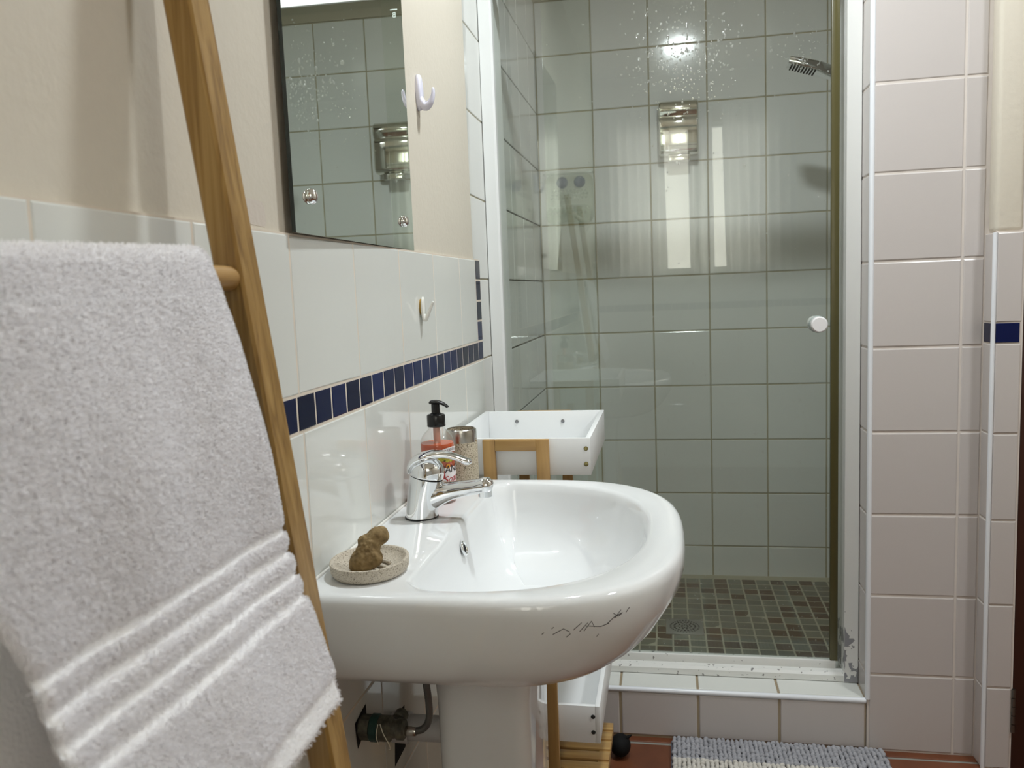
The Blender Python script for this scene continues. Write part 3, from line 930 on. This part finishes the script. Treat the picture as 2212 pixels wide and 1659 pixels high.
# outline of an old sticker on the paint
rs = [[(x, y, z) for y, z in ((.818, 1.2675), (.866, 1.2655), (.870, 1.270), (.868, 1.288), (.862, 1.2935), (.824, 1.294), (.818, 1.290))] for x in (-.0052, -.0047)]
loft('sticker_residue', rs, M['residue'], wall_left, False)

# ------------------------------------------------------------------ stone tumbler
TC = (.0705, 1.405, .8402)
tum = thing('tumbler', TC, 'speckled stone tumbler with a steel rim beside the soap bottle', 'tumbler')
lathe('tumbler_body', [(.026, 0), (.0278, .0012), (.0283, .004), (.0283, .082), (.0280, .0826), (.022, .0826), (.022, .006), (0, .006)], TC, M['stone'], tum, n=48)
lathe('steel_rim', [(.0276, .0822), (.0276, .101), (.0268, .1042), (.0250, .1056), (.0238, .1050), (.0235, .0975)], TC, M['steel'], tum, n=48, cap0=False, cap1=False)
lathe('stone_lining', [(.0234, .104), (.0234, .03), (0, .03)], TC, M['stone'], tum, n=40, cap0=False)

# ================================================================== MIRROR
mir = thing('wall_mirror', (.006, 1.165, 1.262), 'frameless wall mirror with dome screws on the painted wall', 'mirror')
MA = math.radians(1.15)
def mp(s, d, z):   # s along mirror from near edge, d out of the wall
    return (.0085 - s * math.sin(MA) + d * math.cos(MA), .917 + s * math.cos(MA) + d * math.sin(MA), z)
def mbox(s0, s1, d0, d1, z0, z1):
    return [mp(s, d, z) for s in (s0, s1) for d in (d0, d1) for z in (z0, z1)], [(0, 1, 3, 2), (4, 6, 7, 5), (0, 4, 5, 1), (2, 3, 7, 6), (0, 2, 6, 4), (1, 5, 7, 3)]
v, f = mbox(0, .4975, -.005, 0, 1.2625, 2.02)
# face 3 is the front
o = mesh_obj('mirror_glass', v, f, [M['mirror'], M['mirror_edge']], mir, mids=[1, 1, 1, 0, 1, 1])
for s in (.05, .4425):
    for z in (1.309, 1.973):
        rings = []
        for r, h in ((.0100, 0), (.0100, .0015), (.0092, .0045), (.0070, .0075), (.0035, .0092), (.0003, .0097)):
            rings.append([mp(s + r * math.cos(2 * math.pi * k / 28), h, z + r * math.sin(2 * math.pi * k / 28)) for k in range(28)])
        loft('dome_screw', rings, M['chrome'], mir)

# ================================================================== HOOKS
hk = thing('wall_hook', (0, 1.496, 1.518), 'pale lilac J-shaped plastic hook on the painted wall', 'hook')
rings = []
for d, e in ((-.0048, 1.0), (.000, 1.0), (.003, .93), (.0045, .6), (.005, .1)):
    rings.append([(d, 1.496 + .0140 * e * math.cos(2 * math.pi * k / 32), 1.5505 + .032 * e * math.sin(2 * math.pi * k / 32)) for k in range(32)])
loft('base_plate', rings, M['plastic_hook'], hk)
sp = spline([(.0005, 1.496, 1.543), (.003, 1.496, 1.532), (.0095, 1.496, 1.5255), (.0185, 1.496, 1.531), (.0240, 1.496, 1.543), (.0252, 1.496, 1.554), (.0250, 1.496, 1.5575)], 24)
rr = spline([(.0120, .004), (.0115, .0078), (.0105, .0080), (.0085, .0056), (.0065, .0036), (.0052, .0028), (.003, .0015)], 24)
loft('hook_arm', sweep_rings(sp, [tuple(r) for r in rr], 18), M['plastic_hook'], hk)

hk2 = thing('wall_hook', (0, 1.430, 1.138), 'small white V-shaped adhesive hook on the wall tiles', 'hook')
rings = []
for d, e in ((0.0, 1), (.0035, 1)):
    rings.append([(d, 1.430 + .0085 * e * math.cos(2 * math.pi * k / 24), 1.163 + .014 * e * math.sin(2 * math.pi * k / 24)) for k in range(24)])
o = loft('foam_pad', rings, M['foam'], hk2, False)
rings = []
for d, e in ((.0035, .9), (.004, 1), (.0062, 1), (.0075, .8), (.0078, .1)):
    rings.append([(d, 1.430 + .0105 * e * math.cos(2 * math.pi * k / 28), 1.1595 + .0215 * e * math.sin(2 * math.pi * k / 28)) for k in range(28)])
loft('base_plate', rings, M['white_hook'], hk2)
sp = spline([(.0055, 1.430, 1.150), (.0068, 1.430, 1.1405), (.0100, 1.430, 1.1425), (.0175, 1.430, 1.1580), (.0235, 1.430, 1.1700), (.0245, 1.430, 1.1720)], 18)
rr = spline([(.0085, .0026), (.0075, .0040), (.0060, .0036), (.0042, .0028), (.0030, .0022), (.0018, .0012)], 18)
loft('hook_arm', sweep_rings(sp, [tuple(r) for r in rr], 16), M['white_hook'], hk2)

# ================================================================== SHOWER FITTINGS
dsp = thing('soap_dispenser', (.489, 3.09, 1.62), 'polished steel soap dispenser on the tiled back wall of the shower', 'dispenser')
prof = [(3.0985, 1.829), (3.052, 1.829), (3.034, 1.8255), (3.024, 1.815), (3.0205, 1.800), (3.0215, 1.789), (3.030, 1.7755), (3.0315, 1.771), (3.029, 1.767), (3.0245, 1.762), (3.0225, 1.752), (3.0225, 1.66), (3.027, 1.648), (3.04, 1.642), (3.0985, 1.640)]
def dring(x, ins):
    cy, cz = 3.07, 1.735
    return [(x, min(3.0985, y + (ins if y < 3.09 else 0)), z + (-ins if z > cz else ins)) for y, z in prof]
loft('dispenser_body', [dring(.4195, .007), dring(.4205, .003), dring(.4235, .0008), dring(.427, 0), dring(.551, 0), dring(.5545, .0008), dring(.5575, .003), dring(.5585, .007)], M['chrome_disp'], dsp, True, angle=50)
box('push_bar', (.452, 3.028, 1.618), (.528, 3.075, 1.641), M['chrome_disp'], dsp, bev=.004, seg=3)
lathe('spout_nozzle', [(.012, .0), (.011, -.008), (.006, -.020), (0, -.021)], (.486, 3.052, 1.628), M['chrome'], dsp, n=24)

cad = thing('suction_caddy', (.09, 3.09, 1.42), 'clear plastic caddy with two bluish suction cups in the shower corner', 'caddy')
def rr2(x0, x1, z0, z1, r, y, k=6):
    return [(p[0], y, p[1]) for p in [(a, b) for a, b, _ in rrect(x0, x1, z0, z1, r, 0, k)]]
loft('back_plate', [rr2(.003, .180, 1.425, 1.607, .03, 3.090), rr2(.003, .180, 1.425, 1.607, .03, 3.0865)], M['caddy'], cad, False)
loft('pocket', [rr2(.012, .172, 1.424, 1.490, .026, 3.0865), rr2(.008, .176, 1.423, 1.492, .028, 3.06), rr2(.012, .172, 1.427, 1.488, .026, 3.035)], M['caddy'], cad, False)
box('top_lip', (.000, 3.058, 1.603), (.183, 3.0865, 1.6075), M['caddy'], cad, bev=.001)
for cx in (.0655, .130):
    lathe('suction_cup', [(0, -.020), (.006, -.020), (.007, -.012), (.016, -.006), (.0215, .006), (.0215, .0085)], (cx, 3.088, 1.577), M['suction'], cad, axis='Y', n=28)
bm = bmesh.new()
for r_ in range(5):
    for c_ in range(10):
        zz = 1.546 - r_ * .0135 if r_ < 3 else 1.478 - (r_ - 3) * .018
        rs = bmesh.ops.create_icosphere(bm, subdivisions=1, radius=.0058)
        for v in rs['verts']: v.co = Vector((.026 + c_ * .0142 + (r_ % 2) * .004 + v.co.x, (3.085 if r_ < 3 else 3.034) + v.co.y * .5, zz + v.co.z * .8))
o = bm_obj('embossed_bumps', bm, M['caddy'], cad, True); o['kind'] = 'stuff'

shh = thing('hand_shower', (1.119, 2.63, 1.70), 'flat chrome hand shower head high on the right shower wall', 'hand shower')
sp = spline([(.8015, 2.63, 1.8245), (.830, 2.63, 1.8165), (.862, 2.63, 1.8065), (.890, 2.63, 1.7975), (.915, 2.63, 1.7865), (.950, 2.63, 1.7685), (1.00, 2.63, 1.738), (1.06, 2.63, 1.70), (1.119, 2.63, 1.665)], 40)
rr = spline([(.032, .012), (.0335, .0135), (.0335, .0145), (.032, .0155), (.025, .0165), (.021, .0160), (.018, .0150), (.016, .0145), (.015, .014)], 40)
loft('handset', sweep_rings(sp, [tuple(r) for r in rr], 24, power=4.5), M['chrome'], shh, True, angle=40)
bm = bmesh.new()
for k in range(9):
    t = k / 8
    p = Vector((.813 + .064 * t, 2.63, 1.8215 - .021 * t)) + Vector((-.28, 0, -.96)) * .0142
    add_box(bm, p + Vector((-.0020, -.027, -.0014)), p + Vector((.0020, .027, .0014)))
bm_obj('nozzle_slots', bm, M['dark'], shh)
lathe('wall_bracket', [(.022, 0), (.022, -.008), (.017, -.012), (.012, -.02)], (1.119, 2.63, 1.665), M['chrome'], shh, axis='X', n=28)

drn = thing('floor_drain', (.474, 2.602, .088), 'square steel drain grate in the mosaic shower floor', 'drain')
bm = bmesh.new(); add_box(bm, (DR[0], DR[2], .0855), (DR[1], DR[3], .0905), .002)
bm_obj('grate_plate', bm, M['drain'], drn, angle=40)
vs, fs = [], []
for R_, nn, w, l in ((.045, 30, .0026, .0034), (.033, 20, .0036, .0040), (.020, 10, .0036, .0036), (.010, 8, .0030, .0030)):
    for k in range(nn):
        a = 2 * math.pi * k / nn
        b = len(vs)
        for m_ in range(8):
            q = 2 * math.pi * m_ / 8
            rr_, tt = R_ + l * math.cos(q), w * math.sin(q)
            vs.append((.474 + rr_ * math.cos(a) - tt * math.sin(a), 2.602 + rr_ * math.sin(a) + tt * math.cos(a), .0908))
        fs.append(tuple(range(b, b + 8)))
o = mesh_obj('drain_holes', vs, fs, M['dark'], drn); o['kind'] = 'stuff'  # flat dark discs on the plate, painted shade instead of cut holes

# ================================================================== STORAGE RACK
rack = thing('storage_rack', (.15, 1.7, 0), 'bamboo rack carrying two white bins between washbasin and shower', 'rack')
def bin_(x0, x1, y0, y1, z0, z1, near_screw):
    t = .0095
    b = box('bin', (x0 + t, y0 + t, z0), (x1 - t, y1 - t, z0 + .006), M['melamine'], rack)
    box('bin_panel', (x0 + t, y0, z0), (x1 - t if near_screw is M['screw_dark'] else x1, y0 + t, z1), M['melamine'], b, bev=.0008)
    box('bin_panel', (x0 + t, y1 - t, z0), (x1 - t, y1, z1), M['melamine'], b, bev=.0008)
    box('bin_panel', (x0, y0, z0), (x0 + t, y1, z1), M['melamine'], b, bev=.0008)
    box('bin_panel', (x1 - t, y0 + (.0 if near_screw is M['screw_dark'] else t), z0), (x1, y1, z1), M['melamine'], b, bev=.0008)
    for zz in (z0 + (z1 - z0) * .30, z0 + (z1 - z0) * .72):
        lathe('screw', [(.0042, .0), (.0042, -.0012), (.003, -.002), (0, -.0022)], (x1 - (.0085 if near_screw is not M['screw_dark'] else .0135), y0 + .0002, zz), near_screw, b, axis='Y', n=16)
    return b
b1 = bin_(.010, .289, 1.52, 1.88, .835, .9055, M['screw_gold'])
for xx in (.086, .194):
    lathe('screw', [(.0042, .0), (.0042, -.0012), (.003, -.002), (0, -.0022)], (xx, 1.8702, .882), M['screw_steel'], b1, axis='Y', n=16)
b2 = bin_(.010, .292, 1.52, 1.98, .300, .376, M['screw_dark'])
for y0, y1 in ((1.508, 1.5195), (1.881, 1.8925)):
    for xa, xb in ((.0845, .1085), (.1875, .2115)):
        box('bamboo_post', (xa, y0, .02), (xb, y1, .9050), M['bamboo'], rack, bev=.0012)
    box('bamboo_crossbar', (.1085, y0, .8835), (.1875, y1, .9050), M['bamboo_x'], rack, bev=.0008)
bs = thing
shelf = box('slatted_shelf', (.262, 1.48, .098), (.2875, 1.925, .112), M['bamboo_x'], rack, bev=.001)
box('shelf_rail', (.012, 1.48, .098), (.036, 1.925, .112), M['bamboo_x'], shelf, bev=.001)
for k in range(10):
    y1 = 1.925 - k * .0430
    box('slat', (.012, y1 - .0320, .113), (.2875, y1, .121), M['bamboo_x'], shelf, bev=.0012)
    box('slat_groove', (.262, y1 - .0430, .1125), (.2875, y1 - .0320, .1165), M['bamboo_x'], shelf)
for xa in (.03, .24):
    for ya in (1.50, 1.88):
        box('foot', (xa, ya, 0), (xa + .03, ya + .03, .098), M['bamboo'], shelf, bev=.001)

# small black object on the floor
ds = bmesh.new()
bmesh.ops.create_icosphere(ds, subdivisions=3, radius=1)
for v in ds.verts:
    v.co = Vector((.299 + .026 * v.co.x, 1.988 + .032 * v.co.y, .028 + .0275 * v.co.z))
    if v.co.z < .003: v.co.z = .003
dst = thing('door_stop', (.30, 1.985, 0), 'small black rounded door stop on the terracotta floor by the rack', 'door stop')
bm_obj('stop_body', ds, M['rubber'], dst, True)
sp = spline([(.312, 1.988, .046), (.322, 1.988, .053), (.328, 1.988, .057)], 8)
loft('stop_ear', sweep_rings(sp, [(.006 * (1 - k / 8) + .0008, .005 * (1 - k / 8) + .0008) for k in range(8)], 12), M['rubber'], dst)

# ================================================================== PIPES
vl = thing('angle_valve', (0, 1.035, .585), 'corroded angle valve with braided hose under the washbasin', 'valve')
lathe('wall_nut', [(.0165, .0), (.0175, .002), (.0175, .016), (.016, .018)], (.0, 1.035, .585), M['valve'], vl, axis='X', n=6, angle=20)
lathe('green_ring', [(.0175, .0165), (.019, .018), (.019, .0275), (.0175, .029)], (.0, 1.035, .585), M['green_ring'], vl, axis='X', n=24)
lathe('valve_body', [(.0165, .0285), (.0175, .030), (.0175, .045), (.013, .048), (.012, .054), (.0145, .055), (.0145, .064), (.012, .066)], (.0, 1.035, .585), M['valve'], vl, axis='X', n=24)
lathe('valve_stem', [(.008, 0), (.008, .018), (.010, .019), (.010, .034), (.006, .036)], (.048, 1.04, .585), M['valve'], vl, axis='Y', n=20)
lathe('hose_ferrule', [(.0060, .0), (.0066, .001), (.0066, .016), (.006, .0175)], (.064, 1.035, .583), M['steel'], vl, axis='X', n=18)
def braided(name, pts, r, parent):
    steps, n_ = 150, 20
    sp_ = spline(pts, steps)
    rings_ = []
    base = sweep_rings(sp_, [(1, 1)] * steps, n_)
    for i in range(steps):
        c = Vector(sp_[i])
        rings_.append([c + (p - c) * (r * (1.07 if (k + i) % 3 == 0 or (k - i) % 4 == 0 else .97)) for k, p in enumerate(base[i])])
    return loft(name, rings_, M['braid'], parent)
braided('braided_hose', [(.080, 1.035, .5835), (.090, 1.035, .5865), (.0985, 1.034, .596), (.1035, 1.030, .613), (.1045, 1.025, .640), (.1035, 1.022, .665), (.102, 1.03, .705)], .0046, vl)
tube('thread', [(.033, 1.017, .600), (.030, 1.0155, .585), (.032, 1.017, .570)], .0007, M['thread'], vl, n=6, steps=12)
tube('thread', [(.036, 1.017, .601), (.041, 1.0145, .588), (.0475, 1.0155, .574), (.0485, 1.018, .565), (.046, 1.018, .5635)], .0007, M['thread'], vl, n=6, steps=20)

wp = thing('waste_pipe', (.05, 1.155, .52), 'white waste pipe running from the wall into the pedestal', 'pipe')
lathe('pipe', [(.0195, .0), (.0195, .097)], (.0, 1.155, .520), M['pvc'], wp, axis='X', n=28)
lathe('pipe_collar', [(.0225, .004), (.024, .006), (.024, .030), (.0225, .032)], (.0, 1.155, .520), M['pvc'], wp, axis='X', n=28)
mesh_obj('pipe_hole', [(.0004, 1.015, .600), (.0004, 1.02, .560), (.0004, 1.06, .575), (.0004, 1.058, .607)], [(0, 1, 2, 3)], M['dark'], wall_left)  # flat dark quads on the tiles paint the shade of the wall holes
mesh_obj('pipe_hole', [(.0004, 1.162, .448), (.0004, 1.216, .451), (.0004, 1.222, .520), (.0004, 1.174, .522)], [(0, 1, 2, 3)], M['dark'], wall_left)

# ================================================================== LADDER
lad = thing('towel_ladder', (.15, .41, 0), 'varnished pine towel ladder leaning on the left wall', 'ladder')
def rx(z): return .0203 + (1.4386 - z) * .1217      # back face of the stile at height z
def stile(y0, y1):
    rings_ = []
    for z in np.linspace(.0, 1.60, 24):
        x0, x1 = rx(z), rx(z) + .0260
        c = .0025
        rings_.append([(x0 + c, y0, z), (x1 - c, y0, z), (x1, y0 + c, z), (x1, y1 - c, z), (x1 - c, y1, z), (x0 + c, y1, z), (x0, y1 - c, z), (x0, y0 + c, z)])
    loft('stile', rings_, M['pine'], lad, smooth=False)
stile(.660, .695); stile(.145, .180)
for zz in (1.2045, 1.53, .86, .52, .19):
    xc = rx(zz) + .0131
    bm = bmesh.new()
    r = bmesh.ops.create_cone(bm, cap_ends=True, segments=28, radius1=.0108, radius2=.0108, depth=.482)
    for v in r['verts']: v.co = Vector((xc + v.co.x, .420 + v.co.z, zz + v.co.y))
    bm_obj('rung', bm, ramp_mat('pine_rung', [(.3, (.36, .20, .06)), (.7, (.52, .32, .115))], 5, (9, .5, 9), .35) if zz == 1.2045 else bpy.data.materials['pine_rung'], lad, angle=40)

# ================================================================== TOWEL
tw = thing('bath_towel', (.09, .45, .8), 'white fluffy bath towel hung over a ladder rung', 'towel')
XR, ZR = rx(1.2045) + .0131, 1.2045
# centre line of the cloth in the x-z plane: back hem -> over the rung -> front hem
front = [(XR + .0150, 1.213), (.0830, 1.187), (.0945, 1.135), (.1060, 1.072), (.1135, .998), (.1235, .958), (.1370, .920), (.1590, .846)]
back = [(.092, .735), (.082, .86), (.072, .93), (.050, 1.08), (XR - .0165, 1.19)]
over = [(XR - .012, 1.2175), (XR + .002, 1.2235), (XR + .012, 1.221)]
line = back + over + front
NS, NU = 260, 150
cl = np.array(spline(line, NS))
seg = np.r_[0, np.cumsum(np.hypot(*np.diff(cl, axis=0).T))]
ss = np.linspace(0, seg[-1], NS)
cl = np.c_[np.interp(ss, seg, cl[:, 0]), np.interp(ss, seg, cl[:, 1])]
tg = np.gradient(cl, axis=0); tg /= np.linalg.norm(tg, axis=1)[:, None]
nr = np.c_[-tg[:, 1], tg[:, 0]]                       # outward: away from rung (front: +x)
itop = int(np.argmax(cl[:, 1]))
if nr[-1, 0] < 0: nr = -nr
T = .0042
u = np.linspace(0, 1, NU)
isf = np.arange(NS) > itop
zf = np.where(isf, cl[:, 1], 1.3)
yl = np.where(isf, np.interp(cl[:, 1], [.84, 1.0, 1.1, 1.2, 1.23], [.352, .343, .30, .21, .16]), .14)
yr = np.where(isf, np.interp(cl[:, 1], [.84, .92, 1.0, 1.15, 1.225], [.620, .617, .615, .609, .600]), np.interp(cl[:, 1], [.735, .80, 1.2], [.640, .625, .600]))
grooves = [.9975, .9785, .9600, .9415]
def groove(z):
    g = np.zeros_like(z)
    for q in grooves: g = np.maximum(g, np.exp(-((z - q) / .0042) ** 4))
    return g
def towel_pts(side):
    YY = yl[:, None] + (yr - yl)[:, None] * u[None, :]
    und = .0018 * np.sin(YY * 38 + cl[:, 1][:, None] * 9) + .0012 * np.sin(YY * 71 - cl[:, 1][:, None] * 23)
    ed = np.minimum(u, 1 - u)[None, :] * (yr - yl)[:, None]
    thick = T * np.sqrt(np.clip(1 - (1 - np.clip(ed / .006, 0, 1)) ** 2, 0, 1))
    k = np.arange(NS)
    er = np.minimum(k, NS - 1 - k) * (seg[-1] / NS)
    thick = thick * np.sqrt(np.clip(1 - (1 - np.clip(er / .005, 0.02, 1)) ** 2, 0, 1))[:, None]
    g = (groove(cl[:, 1]) * isf)[:, None] * .0030
    hem = ((cl[:, 1] < .872) * isf)[:, None] * .0016
    sag = -.007 * np.clip((.60 - YY) / .2, 0, 1.5) * (cl[:, 1] > 1.19)[:, None]
    off = side * (thick - (g + hem) * (side > 0)) + und * np.clip(np.abs(np.arange(NS) - itop) / 40, 0, 1)[:, None]
    P = np.zeros((NS, NU, 3))
    P[..., 0] = cl[:, 0][:, None] + nr[:, 0][:, None] * off
    P[..., 1] = YY
    P[..., 2] = cl[:, 1][:, None] + sag + nr[:, 1][:, None] * off
    return P
PF, PB = towel_pts(1), towel_pts(-1)
def grid_faces(o0, flip=False):
    i, j = np.meshgrid(np.arange(NS - 1), np.arange(NU - 1), indexing='ij')
    a = (i * NU + j).ravel() + o0
    q = np.c_[a, a + 1, a + NU + 1, a + NU]
    return (q[:, ::-1] if flip else q).tolist()
VV = np.r_[PF.reshape(-1, 3), PB.reshape(-1, 3)]
FF = grid_faces(0) + grid_faces(NS * NU, True)
nb = NS * NU
for i in range(NS - 1):
    FF.append((i * NU, (i + 1) * NU, nb + (i + 1) * NU, nb + i * NU))
    FF.append((i * NU + NU - 1, nb + i * NU + NU - 1, nb + (i + 1) * NU + NU - 1, (i + 1) * NU + NU - 1))
for j in range(NU - 1):
    FF.append((j, nb + j, nb + j + 1, j + 1))
    q = (NS - 1) * NU
    FF.append((q + j, q + j + 1, nb + q + j + 1, nb + q + j))
o = mesh_obj('cloth', VV.tolist(), FF, M['towel'], tw, True)
bmt = bmesh.new(); bmt.from_mesh(o.data); bmesh.ops.recalc_face_normals(bmt, faces=bmt.faces); bmt.to_mesh(o.data); bmt.free()

def pile(count):
    """short terry loops standing on the outer face, thickest along the free edges"""
    P, dN = PF, np.zeros_like(PF)
    du = np.gradient(PF, axis=1); dv = np.gradient(PF, axis=0)
    nn = np.cross(du, dv); nn /= (np.linalg.norm(nn, axis=2)[..., None] + 1e-12)
    out = np.zeros_like(nn); out[..., 0] = nr[:, 0][:, None]; out[..., 2] = nr[:, 1][:, None]
    sg = np.sign((nn * out).sum(-1, keepdims=True)); nn *= np.where(sg == 0, 1, sg)
    w = np.where(isf, 1.0, .25) * (np.arange(NS) > itop - 30)
    w[(cl[:, 1] < .872) & isf] = .05
    w *= 1 - .96 * (groove(cl[:, 1]) * isf)
    w = w * (yr - yl)
    cdf = np.cumsum(w) / w.sum()
    ri = np.searchsorted(cdf, rng.random(count)).clip(1, NS - 2)
    cj = rng.random(count) * (NU - 1.001)
    ne = count // 9
    cj[:ne] = NU - 1.002 - rng.random(ne) * 1.6          # right free edge
    j0 = cj.astype(int); f = (cj - j0)[:, None]
    g = rng.random((count, 1))
    A = PF[ri, j0] * (1 - f) + PF[ri, j0 + 1] * f
    B = PF[ri + 1, j0] * (1 - f) + PF[ri + 1, j0 + 1] * f
    pos = A * (1 - g) + B * g
    nrm = nn[ri, j0]
    # clumping: neighbouring loops lean the same way
    ph = np.stack([np.sin(pos[:, 1] * 310 + 2 * np.sin(pos[:, 2] * 170)), np.sin(pos[:, 2] * 270 + 2 * np.sin(pos[:, 1] * 190)), np.cos(pos[:, 2] * 240 + pos[:, 1] * 150)], 1)
    d = nrm * .95 + ph * .14 + rng.normal(0, .42, (count, 3)) + np.array([0, 0, -.22])
    d[:ne] += np.array([.0, 1.0, 0])
    d /= np.linalg.norm(d, axis=1)[:, None]
    ln = (.0022 + .0020 * rng.random((count, 1)))
    sd = np.cross(d, rng.normal(0, 1, (count, 3))); sd /= np.linalg.norm(sd, axis=1)[:, None]
    wd = .00032 + .00018 * rng.random((count, 1))
    base = pos - nrm * .0006
    tip = base + d * ln
    V = np.stack([base - sd * wd, base + sd * wd, tip + sd * wd * .7, tip - sd * wd * .7], 1).reshape(-1, 3)
    off = np.array(wloc(tw))
    V = (V - off).astype(np.float32)
    me = bpy.data.meshes.new('terry_pile')
    me.vertices.add(len(V)); me.vertices.foreach_set('co', V.ravel())
    me.loops.add(count * 4); me.loops.foreach_set('vertex_index', np.arange(count * 4, dtype=np.int32))
    me.polygons.add(count)
    me.polygons.foreach_set('loop_start', np.arange(count, dtype=np.int32) * 4)
    me.polygons.foreach_set('loop_total', np.full(count, 4, dtype=np.int32))
    me.materials.append(M['pile'])
    me.update(calc_edges=True)
    ob = bpy.data.objects.new('terry_pile', me)
    COL.objects.link(ob); ob.parent = tw
    ob['kind'] = 'stuff'
pile(260000)

# ================================================================== BATH MAT
bmat = thing('bath_mat', (.68, 1.9, .0), 'grey and cream chenille bath mat on the terracotta floor', 'bath mat')
mx0, mx1, my0, my1 = .425, .948, 1.70, 2.068
loft('mat_backing', [rrect(mx0, mx1, my0, my1, .02, z) for z in (.001, .008)], M['mat_base'], bmat, False)
def chenille(name, y0, y1, mat):
    ico = bmesh.new(); bmesh.ops.create_icosphere(ico, subdivisions=2, radius=1)
    iv = np.array([v.co for v in ico.verts]); ico.verts.index_update(); fi = np.array([[v.index for v in f.verts] for f in ico.faces]); ico.free()
    vs, fs = [], []
    k = 0
    ny = max(1, int((y1 - y0) / .0100)); nx = int((mx1 - mx0) / .0112)
    for i in range(nx):
        for j in range(ny):
            cx = mx0 + .004 + (i + .5) * (mx1 - mx0 - .008) / nx + rng.normal(0, .0008)
            cy = y0 + (j + .5 + .25 * (i % 2)) * (y1 - y0) / ny + rng.normal(0, .001)
            r = np.array([.0057, .0076, .0070]) * rng.uniform(.80, 1.2, 3)
            edge = cy > my1 - .016
            c = np.array([cx, cy + (.004 if edge else 0), .0135 + rng.normal(0, .0008) - (.004 if edge else 0)])
            a = rng.normal(.0, .75)
            R_ = np.array([[math.cos(a), -math.sin(a), 0], [math.sin(a), math.cos(a), 0], [0, 0, 1]])
            vs.append(iv * r @ R_.T + c); fs.append(fi + k); k += len(iv)
    o = mesh_obj(name, np.concatenate(vs).tolist(), np.concatenate(fs).tolist(), mat, bmat, True)
    o['kind'] = 'stuff'
chenille('grey_pile', 1.965, 2.066, M['mat_grey'])
chenille('cream_pile', 1.865, 1.965, M['mat_white'])
chenille('grey_pile', 1.705, 1.865, M['mat_grey'])

# ================================================================== LAMP
def ceiling_lamp(p, r, label, glow):
    l = thing('ceiling_lamp', (p[0], p[1], CEIL), label, 'lamp')
    lathe('lamp_rim', [(r + .030, 0), (r + .032, -.010), (r + .026, -.042), (r + .014, -.048), (r, -.046), (r, -.034)], (p[0], p[1], CEIL), M['lamp_base'], l, n=40, cap1=False)
    lathe('lamp_glass', [(r, -.040), (r * .96, -.043), (0, -.044)], (p[0], p[1], CEIL), glow, l, n=40, cap0=False)
ceiling_lamp(LAMP, .065, 'small round ceiling lamp above the washbasin', M['lamp_glass'])
ceiling_lamp(LAMP2, .105, 'larger round ceiling lamp in the middle of the room', M['lamp_glass2'])

# ================================================================== CURTAINS on the window behind the camera
def curtain(xa, xb, label, seed):
    r_ = np.random.default_rng(seed)
    ph = r_.uniform(0, 6)
    nu_, nv_ = 90, 14
    vs, fs = [], []
    for j in range(nv_ + 1):
        t = j / nv_
        z = 2.27 - t * 1.05
        for i in range(nu_ + 1):
            s = i / nu_
            fl = 1 + .10 * t * (s - .5) * 2
            x = (xa + xb) / 2 + (xb - xa) * (s - .5) * fl
            amp = .014 + .008 * t
            vs.append((x, -.945 + amp * math.sin(ph + s * (xb - xa) * 105) + .006 * math.sin(s * 17 + t * 2), z))
    for j in range(nv_):
        for i in range(nu_):
            a = j * (nu_ + 1) + i
            fs.append((a, a + 1, a + nu_ + 2, a + nu_ + 1))
    o = mesh_obj('curtain', vs, fs, M['curtain'], None, True, origin=((xa + xb) / 2, -.945, 1.22))
    tag(o, label, 'curtain', 'sheer curtains at the window')
curtain(.02, .435, 'sheer white curtain panel at the window edge nearest the ladder wall', 1)
curtain(.585, .735, 'narrow sheer white curtain panel in the middle of the window', 2)
curtain(.79, 1.22, 'sheer white curtain panel at the window edge nearest the door', 3)
rod = thing('curtain_rod', (.55, -.955, 2.28), 'thin white curtain rod over the window', 'curtain rod')
lathe('rod', [(.008, -.62), (.008, .62)], (.55, -.955, 2.28), M['frame'], rod, axis='X', n=14)
for xx in (-.04, 1.14):
    box('rod_bracket', (xx - .008, -1.003, 2.272), (xx + .008, -.955, 2.288), M['frame'], rod)
